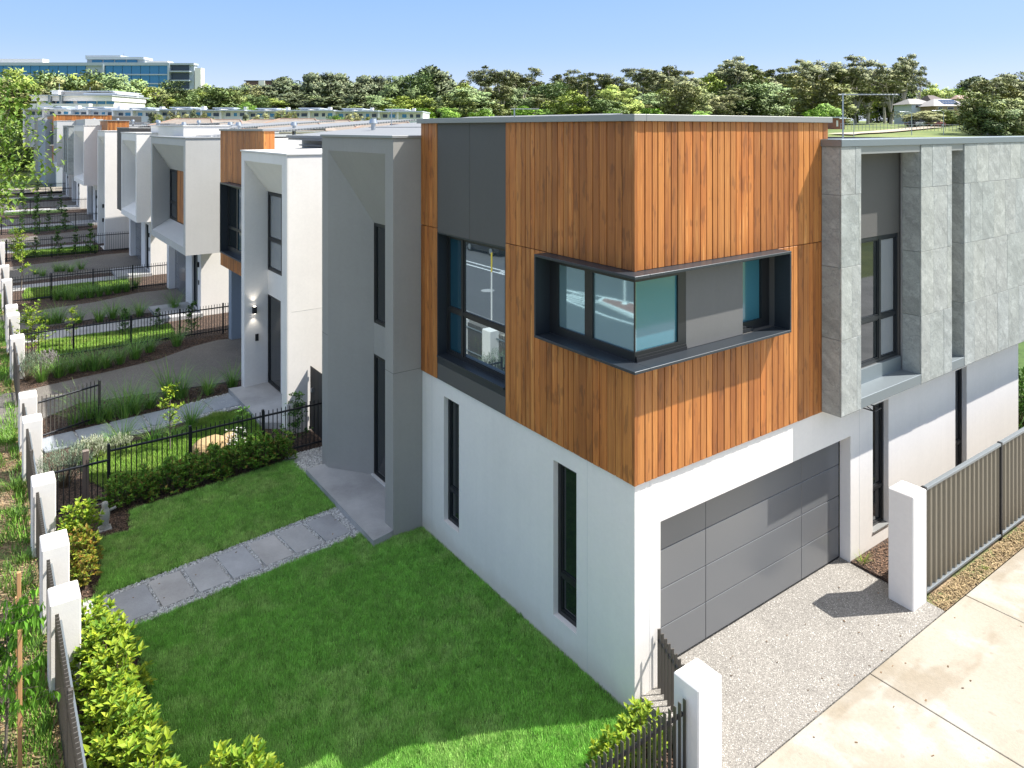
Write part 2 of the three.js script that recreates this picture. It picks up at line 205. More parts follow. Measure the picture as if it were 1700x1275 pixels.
{ // markings of the street, a raised island, a manhole lid, hatched patches
  const mk = []; for (const x of [-16.85, -17.45]) mk.push(strip(x - 0.07, x + 0.07, -20.6, -120, -0.136));
  for (const [a, b] of [[[-15.5, -12], [-15.45, -17]], [[-15.45, -17], [-15.9, -20.2]], [[-15.9, -20.2], [-16.85, -23]], [[-18.1, -14], [-18.1, -19.5]], [[-18.1, -19.5], [-17.45, -22.5]]]) { const n = V(b[0] - a[0], 0, b[1] - a[1]).normalize(), s = V(-n.z, 0, n.x).multiplyScalar(0.07); mk.push(quad([a[0] - s.x, -0.402, a[1] - s.z], [a[0] + s.x, -0.402, a[1] + s.z], [b[0] + s.x, -0.402, b[1] + s.z], [b[0] - s.x, -0.402, b[1] - s.z])); }
  for (const [z0, z1, xa, xb] of [[-28.4, -27.0, -17.3, -16.95], [-21.4, -19.3, -17.2, -16.0]]) for (let z = z0; z < z1; z += 0.28) mk.push(quad([xb, -0.4, z + 0.2], [xa, -0.4, z + 0.05], [xa, -0.4, z - 0.1], [xb, -0.4, z + 0.05]));
  structure('road_marking', mk, M.paint);
  structure('manhole_cover', cyl(-13.7, -0.43, -0.398, -24.7, 0.36, 0.36, 20), M.slab);
  const out = [[-16.1, -12], [-17.95, -12], [-17.95, -17.8], [-17.5, -19.6], [-16.9, -19.3], [-16.2, -16.4]];
  structure('island_kerb', flat(out, -0.27, 0.16), M.paint);
  structure('traffic_island', flat(out.map(([x, z]) => [-17 + (x + 17) * 0.76, -16 + (z + 16) * 0.93]), -0.255, 0.1), std([0.28, 0.12, 0.09], 0.9));
}
// the concrete lane beside the house, one slab after another with open joints
{
  const lane = structure('lane', flat([[-10.1, 1.65], [60, 1.65], [60, 5.6], [-10.1, 5.6]], -0.135, 0.1), std([0.05, 0.045, 0.04], 0.95));
  const js = [-10, -6.6, -3.3, 0.05, 3.33, 6.52, 9.8, 13.1, 16.4, 19.7, 23, 30, 40, 50, 60];
  for (let i = 0; i + 1 < js.length; i++) part(lane, 'slab', cb(js[i] + 0.007, js[i + 1] - 0.007, -0.2, -0.10, 1.63, 5.6, 0.008), M.lane);
  structure('lane_verge', flat([[-10, 5.62], [60, 5.62], [60, 14], [-10, 14]], -0.11, 0.2), M.slab);
}
structure('garage_apron', mesh([[0.12, -0.30, 1.62], [5.76, -0.30, 1.62], [5.76, -0.3, -0.3], [0.12, -0.3, -0.3], [0.12, -0.094, 1.62], [5.76, -0.094, 1.62], [5.76, 0.0, -0.3], [0.12, 0.0, -0.3]], [[4, 5, 6, 7], [0, 1, 5, 4], [1, 2, 6, 5], [3, 0, 4, 7]]), M.agg);
structure('fence_strip', mesh([[5.77, -0.10, 1.62], [60, -0.10, 1.62], [60, 0.0, 0], [5.77, 0.0, 0]], [[0, 1, 2, 3]]), M.soil);
structure('side_garden', flat([[5.67, 0], [5.67, 0.85], [13.3, 1.2], [13.3, 0]], 0.015, 0.1), M.mulch);

// ---------------------------------------------------------------- windows and doors
// a window in a wall facing -X (axis 'x') or +Z (axis 'z'); a0..a1 along the wall, plane = face of its frame
function windowIn(parent, axis, plane, a0, a1, y0, y1, o = {}) {
  const w = o.w ?? 0.055, d = 0.07, B = (p0, p1, q0, q1, e0, e1) => axis === 'x' ? bx(plane + e0, plane + e1, q0, q1, p0, p1) : bx(p0, p1, q0, q1, plane - e1, plane - e0);
  const fr = [B(a0, a1, y0, y0 + w, 0, d), B(a0, a1, y1 - w, y1, 0, d), B(a0, a0 + w, y0 + w, y1 - w, 0, d), B(a1 - w, a1, y0 + w, y1 - w, 0, d)];
  const vs = [a0 + w, ...(o.mull || []).flatMap(m => [m - w / 2, m + w / 2]), a1 - w], hs = [y0 + w, ...(o.trans || []).flatMap(m => [m - w / 2, m + w / 2]), y1 - w];
  for (let i = 1; i + 1 < vs.length; i += 2) fr.push(B(vs[i], vs[i + 1], y0 + w, y1 - w, 0.002, d - 0.002));
  for (let i = 0; i < vs.length; i += 2) for (let j = 1; j + 1 < hs.length; j += 2) fr.push(B(vs[i], vs[i + 1], hs[j], hs[j + 1], 0.004, d - 0.004));
  const f = part(parent, o.name || 'window', fr, o.frame || M.frame, o.label);
  let k = 0; for (let j = 0; j < hs.length; j += 2) for (let i = 0; i < vs.length; i += 2) {
    const s = 0.028; part(f, 'sash', [B(vs[i], vs[i + 1], hs[j], hs[j] + s, 0.015, d - 0.01), B(vs[i], vs[i + 1], hs[j + 1] - s, hs[j + 1], 0.015, d - 0.01), B(vs[i], vs[i] + s, hs[j] + s, hs[j + 1] - s, 0.015, d - 0.01), B(vs[i + 1] - s, vs[i + 1], hs[j] + s, hs[j + 1] - s, 0.015, d - 0.01)], o.frame || M.frame);
    const gm = o.glass ? (Array.isArray(o.glass) ? o.glass[k % o.glass.length] : o.glass) : M.glassDark; part(f, 'pane', B(vs[i] + s * 0.8, vs[i + 1] - s * 0.8, hs[j] + s * 0.8, hs[j + 1] - s * 0.8, 0.035, 0.047), gm); k++;
  }
  return f;
}
const rise = (h, x0, x1, y0, y1) => h;
// vertical boards on a face; segs: list of [a0,a1,y0,y1] rectangles that boards may not cross
function boards(parent, axis, plane, a0, a1, cuts, dir, seed) {   // cuts(a) -> list of [y0,y1]
  const r = mulberry(seed); let a = a0, n = 0;
  while (a < a1 - 0.02) {
    let w = [0.118, 0.142, 0.165, 0.178, 0.15][Math.floor(r() * 5)]; if (a1 - a - w < 0.09) w = a1 - a;
    const b0 = a + 0.0065, b1 = a + w - 0.0065;
    for (const [y0, y1] of cuts((a + w / 2), a, a + w)) {
      const t = 0.040 + r() * 0.006, ox = r() * 3, oy = r() * 5;
      const g = axis === 'x' ? cb(plane - t, plane, y0, y1, b0, b1, 0.006) : cb(b0, b1, y0, y1, plane, plane + t, 0.006);
      const u = g.attributes.uv; for (let i = 0; i < u.count; i++) u.setXY(i, u.getX(i) + ox, u.getY(i) + oy);
      part(parent, 'cladding_board', g, woods[Math.floor(r() * woods.length)]);
    }
    a += w; n++;
  }
}

// ---------------------------------------------------------------- the corner house
const H1 = thing('corner_house', 'two-storey corner house with orange timber boards, stone cladding and wide grey garage door', 'house', [0, -0.27, 0]);
{
  const h = H1;
  // lower white walls
  part(h, 'wall', [wallX(0, -6.2, 0, -0.5, 3.05, [[-5.317, -4.743, 0.25, 2.75], [-1.836, -1.261, 0.22, 2.74]]),
    wallZ(0, 0.22, 13.35, -0.5, 3.05, [[0.53, 5.667, -0.49, 2.36], [6.46, 7.06, 0.29, 2.755], [9.944, 10.505, 0.29, 2.755]], 0.214), bx(13.13, 13.35, -0.5, 3.05, -9.5, -0.214), bx(0.3, 13.13, -0.5, 3.05, -9.5, -9.3)], M.whiteBase);
  const wjoint = [bx(-0.0015, 0.004, -0.3, 3.05, -1.012, -1.006), bx(-0.0015, 0.004, -0.3, 3.05, -5.8, -5.794), bx(0.305, 0.311, -0.1, 3.05, -0.004, 0.0015), bx(5.98, 5.986, -0.1, 3.05, -0.004, 0.0015)];
  wjoint.forEach(g => part(h, 'control_joint', g, M.paleGrey));
  windowIn(h, 'x', 0.10, -5.317, -4.743, 0.25, 2.75, { trans: [0.9], w: 0.07, frame: M.charcoal, glass: [M.glassDark], label: 'narrow tall window beside the grey entry portico' });
  windowIn(h, 'x', 0.10, -1.836, -1.261, 0.22, 2.74, { trans: [0.88], w: 0.07, frame: M.frame, glass: [M.glassDark], label: 'narrow tall window nearer the house corner' });
  windowIn(h, 'z', -0.10, 6.46, 7.06, 0.29, 2.755, { trans: [1.04], w: 0.06 });
  windowIn(h, 'z', -0.10, 9.944, 10.505, 0.29, 2.755, { trans: [1.04], w: 0.06 });
  [[6.46, 7.06], [9.944, 10.505]].forEach(([a, b]) => part(h, 'window_sill', bx(a, b, 0.285, 0.31, -0.10, 0.02), M.flash));
  // garage door of twelve panels, its dark head and side reveal
  const gd = part(h, 'garage_door', bx(0.50, 5.64, 0, 2.4, -0.275, -0.25), M.charcoal);
  const gx = [0.5, 1.8, 4.42, 5.64], gy = [0.012, 0.59, 1.17, 1.76, 2.36];
  for (let i = 0; i < 3; i++) for (let j = 0; j < 4; j++) part(gd, 'door_panel', cb(gx[i] + 0.004, gx[i + 1] - 0.004, gy[j] + 0.005, gy[j + 1] - 0.005, -0.252, -0.214, 0.005), M.garage);
  part(gd, 'weather_seal', bx(0.5, 5.64, 0.0, 0.014, -0.25, -0.205), M.black);
  // upper body (behind the claddings)
  part(h, 'upper_wall', [wallX(0, -6.26, 0, 6.05, 8.22), wallX(0, -6.26, -5.53, 3.05, 6.05), wallX(0, -3.13, -1.92, 3.05, 6.05), wallX(0, -1.92, 0, 3.05, 4.79), wallX(0, -5.53, -3.13, 3.05, 3.37), wallX(0, -5.53, -3.13, 6.02, 6.05),
    wallZ(0, 0.22, 4.85, 6.05, 8.22), wallZ(0, 0.22, 4.85, 3.05, 4.79), wallZ(0, 3.3, 4.85, 4.79, 6.05), bx(0.22, 4.85, 7.86, 8.22, -6.26, -6.04),
    wallZ(-0.02, 4.85, 14.2, 3.05, 7.86, [[5.28, 7.5, 3.55, 6.02]]), bx(4.63, 4.85, 7.86, 8.22, -6.04, -0.22), bx(13.98, 14.2, 3.05, 7.86, -9.5, -0.24), bx(0.22, 14.0, 3.05, 7.84, -9.5, -9.3)], M.panel);
  part(h, 'floor_slab', bx(0.24, 13.96, 2.95, 3.15, -9.28, -0.26), M.slab);
  part(h, 'roof', [bx(0.24, 13.96, 7.35, 7.5, -9.28, -0.26)], M.roof);
  // timber boards on a black backing
  part(h, 'backing_sheet', [bx(-0.006, -0.001, 3.06, 8.2, -6.19, -5.535), bx(-0.006, -0.001, 3.06, 8.2, -3.125, -1.97), bx(-0.006, -0.001, 3.06, 4.74, -1.968, -0.004), bx(-0.006, -0.001, 6.1, 8.2, -1.968, -0.004), bx(0.0, 3.34, 3.06, 4.74, 0.001, 0.006), bx(0.0, 3.34, 6.1, 8.2, 0.001, 0.006), bx(3.345, 4.84, 3.06, 8.2, 0.001, 0.006)], M.black);
  const gap = 0.006;
  boards(h, 'x', 0, -6.195, -5.53, () => [[3.05, 6.1 - gap], [6.1 + gap, 8.225]], 1, 11);
  boards(h, 'x', 0, -3.13, -1.968, () => [[3.05, 6.1 - gap], [6.1 + gap, 8.225]], 1, 12); boards(h, 'x', 0, -1.968, -0.006, () => [[3.05, 4.745], [6.095, 8.225]], 1, 15);
  boards(h, 'z', 0, 0.0, 3.344, () => [[3.05, 4.745], [6.095, 8.225]], 1, 13); boards(h, 'z', 0, 3.344, 4.85, (m, a, b) => a > 4.56 ? [[7.93, 8.225], [3.05, 6.1 - gap], [6.1 + gap, 7.92]] : [[3.05, 6.1 - gap], [6.1 + gap, 8.225]], 1, 14);
  [[3.052, 4.745], [6.095, 8.22]].forEach(([a, b]) => part(h, 'corner_trim', bx(-0.048, -0.0, a, b, -0.006, 0.046), woods[5]));
  // grey panels above and below the recessed window
  part(h, 'wall_panel', cb(-0.03, -0.001, 6.02, 8.225, -5.525, -4.316, 0.004), M.panel);
  part(h, 'wall_panel', cb(-0.03, -0.001, 6.02, 8.225, -4.308, -3.135, 0.004), M.panel);
  part(h, 'wall_panel', cb(-0.03, -0.001, 3.05, 3.37, -5.525, -3.135, 0.004), M.panel);
  part(h, 'window_reveal', [bx(-0.03, 0.2, 3.37, 6.02, -5.53, -5.50), bx(-0.03, 0.2, 3.37, 6.02, -3.16, -3.13), bx(-0.02, 0.2, 5.99, 6.02, -5.5, -3.16), bx(-0.06, 0.2, 3.50, 3.54, -5.5, -3.16), bx(-0.028, 0.02, 3.37, 3.50, -5.5, -3.16)], M.shroud);
  windowIn(h, 'x', 0.17, -5.5, -3.16, 3.54, 5.99, { mull: [-4.9], trans: [4.46], w: 0.07, glass: [M.glassBlue, M.glass, M.glassBlue, M.glass], frame: M.frame, label: 'recessed four-pane window between timber boards on the street side' });
  // parapet capping
  part(h, 'parapet_cap', [cb(-0.11, 0.14, 8.225, 8.325, -6.26, 0.10, 0.006), cb(0.14, 4.90, 8.225, 8.325, -0.14, 0.10, 0.006), bx(4.66, 4.9, 8.225, 8.325, -6.26, -0.14), bx(0.14, 4.66, 8.225, 8.325, -6.26, -6.0)], M.flash);
  // corner window in its projecting metal shroud
  const cw = part(h, 'corner_window', [cb(-0.3, 0.0, 6.05, 6.093, -1.963, 0.3, 0.005), cb(0.0, 3.34, 6.05, 6.093, 0.0, 0.3, 0.005), cb(-0.3, 0.0, 4.747, 4.79, -1.963, 0.3, 0.005), cb(0.0, 3.34, 4.747, 4.79, 0.0, 0.3, 0.005),
    cb(-0.3, 0.02, 4.79, 6.05, -1.963, -1.925, 0.005), cb(3.302, 3.34, 4.79, 6.05, -0.02, 0.3, 0.005), bx(0.0, 0.22, 6.051, 6.09, -1.96, 0.0), bx(0, 0.22, 4.75, 4.789, -1.96, 0), bx(0.22, 3.33, 6.051, 6.09, -0.22, -0.0), bx(0.22, 3.33, 4.75, 4.789, -0.22, -0.0)], M.shroud, 'dark metal box frame wrapping the upper corner window');
  part(cw, 'window_frame', [bx(0.0, 0.09, 4.79, 4.93, -1.925, -0.0), bx(0, 0.09, 5.93, 6.05, -1.925, 0), bx(0.0, 0.09, 4.93, 5.93, -1.925, -1.715), bx(0.0, 0.09, 4.93, 5.93, -1.07, -0.895),
    bx(0.09, 1.08, 4.79, 4.93, -0.09, -0.0), bx(0.09, 1.08, 5.93, 6.05, -0.09, 0), bx(0.91, 1.08, 4.93, 5.93, -0.09, 0.0), bx(-0.004, 0.016, 4.93, 5.93, -0.016, 0.004), bx(0.02, 1.08, 4.79, 4.84, 0, 0.03), bx(0.02, 1.08, 4.84, 4.875, 0, 0.018)], M.frame);
  part(cw, 'pane', bx(0.03, 0.042, 4.92, 5.94, -1.72, -1.06), M.glassMix); part(cw, 'pane', bx(0.03, 0.042, 4.92, 5.94, -0.9, -0.012), M.glassMix);
  part(cw, 'pane', bx(0.045, 0.915, 4.92, 5.94, -0.042, -0.03), M.glassTeal); part(cw, 'infill_panel', cb(1.082, 2.45, 4.792, 6.048, -0.06, 0.004, 0.004), M.panelLight);
  part(cw, 'window_frame', [bx(2.45, 3.302, 4.79, 4.93, -0.2, -0.10), bx(2.45, 3.302, 5.93, 6.05, -0.2, -0.10), bx(2.45, 2.55, 4.93, 5.93, -0.2, -0.1), bx(3.09, 3.302, 4.93, 5.93, -0.2, -0.1), bx(2.45, 2.75, 4.79, 4.85, -0.1, -0.02), bx(2.45, 2.6, 4.85, 4.89, -0.1, -0.04)], M.frame);
  part(cw, 'pane', bx(2.54, 3.1, 4.92, 5.94, -0.16, -0.148), M.glassTeal);
  // stone clad bay over the side wall
  const X0 = 4.63, P = 0.42, yb = 3.08, yt = 7.80, strips = [[X0, 5.28], [7.5, 8.81], [9.39, 14.2]];
  const bay = part(h, 'stone_bay', strips.map(([a, b]) => bx(a + 0.03, b - 0.03, yb + 0.005, yt, 0.002, P - 0.03)), M.slab, 'projecting bay clad in large grey stone tiles');
  const rows = [yb, 4.41, 5.68, 6.95, yt]; let si = 0; const r = mulberry(5);
  strips.forEach(([a, b], s) => { for (let j = 0; j < 4; j++) {
    let x = a, first = true; while (x < b - 0.01) { let w = first ? 0.22 + r() * 0.42 : 0.585; first = false; if (b - x - w < 0.07) w = b - x; const g = cb(x + 0.002, x + w - 0.002, rows[j] + 0.003, rows[j + 1] - 0.003, P - 0.032, P + (r() - 0.5) * 0.004, 0.003), u = g.attributes.uv, ox = r() * 4, oy = r() * 4; for (let i = 0; i < u.count; i++) u.setXY(i, u.getX(i) + ox, u.getY(i) + oy); part(bay, 'stone_tile', g, stones[Math.floor(r() * 4)]); x += w; }
    for (const [xs, sd] of [[a, 1], [b, -1]]) { const g = cb(Math.min(xs, xs + sd * 0.03), Math.max(xs, xs + sd * 0.03), rows[j] + 0.003, rows[j + 1] - 0.003, 0.05, P - 0.034, 0.003), u = g.attributes.uv, ox = r() * 4, oy = r() * 4; for (let i = 0; i < u.count; i++) u.setXY(i, u.getX(i) + ox, u.getY(i) + oy); part(bay, 'stone_tile', g, stones[Math.floor(r() * 4)]); }
  } });
  part(h, 'bay_cap', [cb(X0 - 0.02, 14.22, 7.80, 7.93, -0.26, P + 0.02, 0.006)], M.zinc);
  part(h, 'bay_header', [bx(5.282, 7.498, 7.66, 7.80, 0.0, P - 0.02), bx(8.812, 9.388, 7.66, 7.80, 0, P - 0.02)], M.flash);
  part(h, 'bay_sill', [cb(5.28, 7.5, 3.08, 3.27, -0.02, P - 0.004, 0.005), cb(8.81, 9.39, 3.08, 3.27, -0.02, P - 0.004, 0.005), bx(5.28, 7.5, 3.27, 3.54, -0.06, 0.03)], M.zinc);
  part(h, 'bay_soffit', [bx(X0 + 0.01, 5.27, yb - 0.012, yb + 0.003, 0.002, P - 0.01), bx(7.51, 14.19, yb - 0.012, yb + 0.003, 0.002, P - 0.01)], M.flash);
  windowIn(h, 'z', -0.03, 5.34, 7.46, 3.54, 6.02, { mull: [6.05, 6.79], trans: [4.42], w: 0.07, glass: [M.glassBlind, M.glassDark, M.glassBlind], frame: M.charcoal, label: 'tall six-pane window set deep between stone strips' });
  // small bracket under the bay
  part(h, 'tap_bracket', [rod([5.93, 2.86, 0], [5.93, 2.86, 0.32], 0.012), rod([6.2, 2.86, 0], [6.2, 2.86, 0.3], 0.012), rod([5.93, 2.86, 0.32], [6.2, 2.86, 0.3], 0.012), rod([5.93, 2.98, 0], [5.93, 2.86, 0.3], 0.01)], M.black, 'small black wire bracket on the wall below the stone bay');
}
// ---------------------------------------------------------------- splayed portal frames of the terraces
// o: z0 (far), z1 (near), xf front plane, xb back plane, xe where its sides end, y0 bottom, y1 top, L/Rr/T/B widths of the front frame, back opening bz0,bz1,by0,by1
function portal(parent, name, o, mat, label) {
  const { xf, xb, xe, z0, z1, y0, y1, L, Rr, T, B = 0, bz0, bz1, by0, by1 } = o, fy0 = y0 + B;
  const p = [[xf, y0, z0], [xf, y0, z1], [xf, y1, z1], [xf, y1, z0], [xf, fy0, z0 + L], [xf, fy0, z1 - Rr], [xf, y1 - T, z1 - Rr], [xf, y1 - T, z0 + L], [xb, by0, bz0], [xb, by0, bz1], [xb, by1, bz1], [xb, by1, bz0], [xe, y0, z0], [xe, y0, z1], [xe, y1, z1], [xe, y1, z0]];
  const f = [[0, 4, 7, 3], [5, 1, 2, 6], [7, 6, 2, 3], [4, 8, 11, 7], [9, 5, 6, 10], [7, 11, 10, 6], [1, 13, 14, 2], [12, 0, 3, 15], [3, 2, 14, 15], [13, 12, 15, 14], [12, 13, 1, 0]];
  if (B) f.push([0, 1, 5, 4], [4, 5, 9, 8]);
  const g = mesh(p, f.map(q => q.slice().reverse()));
  return part(parent, name, g, mat, label);
}
function capOf(parent, o, mat, t = 0.05) { return part(parent, 'portal_cap', cb(o.xf - 0.03, o.xe, o.y1, o.y1 + t, o.z0 - 0.03, o.z1 + 0.03, 0.005), mat); }
{
  const o = { xf: -0.68, xb: 0.06, xe: 0.19, z0: -10.07, z1: -6.2, y0: -0.3, y1: 7.92, L: 0.38, Rr: 0.37, T: 0.33, bz0: -8.68, bz1: -7.5, by0: -0.3, by1: 5.88 };
  // its sides run into the house wall, so the entry recess is cut behind them
  const pt = portal(H1, 'entry_portal', o, M.grey, 'grey splayed entry portal two storeys high');
  part(pt, 'portal_cap', cb(-0.72, 0.0, 7.92, 7.975, -10.1, -6.17, 0.005), M.flash);
  part(pt, 'back_wall', bx(0.06, 0.1, 2.76, 3.5, -8.68, -7.5), M.grey); part(H1, 'entry_block', [bx(0.2, 0.4, -0.4, 7.8, -9.9, -6.3), bx(0.3, 6, -0.4, 7.8, -9.52, -9.3)], M.grey);
  [[-0.683, -0.01, -6.21, -6.1975], [-0.683, -0.67, -10.07, -9.7], [-0.683, -0.67, -6.56, -6.212]].forEach(q => part(pt, 'control_joint', bx(q[0], q[1], 3.085, 3.092, q[2], q[3]), M.panel));
  windowIn(H1, 'x', 0.07, -8.68, -7.5, 3.5, 5.88, { w: 0.06, glass: M.glassDark, label: 'narrow upper window deep in the grey portal' });
  windowIn(H1, 'x', 0.07, -8.68, -7.5, -0.12, 2.76, { w: 0.05, name: 'front_door', glass: M.glassDark, label: 'black glazed front door deep in the grey portal' });
  part(H1, 'door_sill', bx(0.0, 0.1, -0.125, -0.10, -8.72, -7.5), M.cap);
  part(H1, 'porch_slab', flat([[-1.15, -9.92], [-1.17, -6.1], [-0.74, -6.19], [0.05, -6.6], [0.05, -9.0], [-0.68, -9.92]], -0.125, 0.25), M.slab);
}
// ---------------------------------------------------------------- the row of terraces
function terrace(label, zb, group) { return thing('terrace_house', label, 'house', [0.5, groundY(zb), zb]); }
// set back body and metal roof of a terrace between z0 (far) and z1 (near)
function body(h, z0, z1, xw, yw, o = {}) {
  const g = groundY((z0 + z1) / 2), e = g + 0.27;
  part(h, 'upper_wall', [wallX(xw, z0 + 0.02, z1 - 0.02, 2.9 + e, yw), wallZ(z1 - 0.02, xw + 0.22, 11, -0.4 + e, yw), bx(10.8, 11, -0.4 + e, yw, z0 + 0.02, z1 - 0.24), bx(xw + 0.22, 10.8, -0.4 + e, yw, z0 + 0.02, z0 + 0.22)], o.mat || M.paleGrey);
  const rf = part(h, 'roof', mesh([[xw - 0.5, yw + 0.12, z0], [11.4, yw + (o.up ?? 0.5), z0], [11.4, yw + (o.up ?? 0.5), z1], [xw - 0.5, yw + 0.12, z1], [xw - 0.5, yw + 0.04, z0], [11.4, yw + (o.up ?? 0.5) - 0.08, z0], [11.4, yw + (o.up ?? 0.5) - 0.08, z1], [xw - 0.5, yw + 0.04, z1]], [[0, 1, 2, 3], [7, 6, 5, 4], [0, 3, 7, 4], [2, 1, 5, 6], [1, 0, 4, 5], [3, 2, 6, 7]]), M.roof);
  part(rf, 'fascia', [bx(xw - 0.56, xw - 0.501, yw - 0.06, yw + 0.13, z0, z1)], M.cap);
  for (const [fx, fz] of [[0.25, 0.3], [0.55, 0.7]]) part(h, 'roof_vent', [cyl(xw + 7 * fx, yw + 0.1, yw + 0.62, z0 + (z1 - z0) * fz, 0.09, 0.09, 10), cyl(xw + 7 * fx, yw + 0.6, yw + 0.78, z0 + (z1 - z0) * fz, 0.17, 0.12, 12)], M.steel);
  part(h, 'downpipe', rod([xw + 0.9, -0.2 + e, z1 + 0.04], [xw + 0.9, yw, z1 + 0.04], 0.045), M.paleGrey); part(rf, 'gutter', bx(xw - 0.64, xw - 0.561, yw + 0.02, yw + 0.12, z0, z1), M.flash);
  part(rf, 'ridge_flashing', [bx(6.0, 6.5, yw + 0.36, yw + 0.46, z0 + 0.4, z1 - 0.4)], M.flash);
}
// ground floor with front door, side post and garage; zc = near corner
function groundFloor(h, zc, o = {}) {
  const e = groundY(zc) + 0.27, x = o.x ?? 0.5, top = (o.top ?? 2.95) + e;
  part(h, 'wall', [wallX(x, zc - 3.0, zc, -0.4 + e, top, [[zc - 1.75, zc - 0.62, -0.12 + e, 2.5 + e]]), wallZ(zc, x + 0.22, x + 9, -0.4 + e, top), bx(x, x + 0.4, -0.4 + e, top, zc - 7.4, zc - 6.9), bx(x + 0.4, x + 3, 2.45 + e, top, zc - 7.0, zc - 3.0), bx(x + 0.22, x + 3, -0.4 + e, top, zc - 3.2, zc - 3.0)], M.white);
  windowIn(h, 'x', x + 0.08, zc - 1.75, zc - 0.62, -0.12 + e, 2.5 + e, { name: 'front_door', w: 0.06, glass: M.glassDark });
  part(h, 'garage_door', [0, 1, 2, 3].map(i => cb(x + 0.30, x + 0.36, -0.3 + e + i * 0.69, -0.3 + e + i * 0.69 + 0.68, zc - 6.9, zc - 3.2, 0.006)), M.garage);
  part(h, 'wall_light', bx(x - 0.09, x, 1.85 + e, 2.08 + e, zc - 0.42, zc - 0.30), M.black); part(h, 'intercom', bx(x - 0.03, x, 1.05 + e, 1.25 + e, zc - 0.41, zc - 0.31), M.black);
  part(h, 'porch_slab', bx(x - 1.7, x + 0.05, -0.35 + e, -0.14 + e, zc - 2.6, zc + 0.2), M.slab);
  part(h, 'meter_box', [cb(x + 2.2, x + 2.75, 0.35 + e, 1.0 + e, zc, zc + 0.2, 0.01), rod([x + 2.75, 0.6 + e, zc + 0.1], [x + 3.4, 0.6 + e, zc + 0.1], 0.02), rod([x + 2.3, -0.3 + e, zc + 0.1], [x + 2.3, 0.36 + e, zc + 0.1], 0.02)], M.stoneGrey);
}
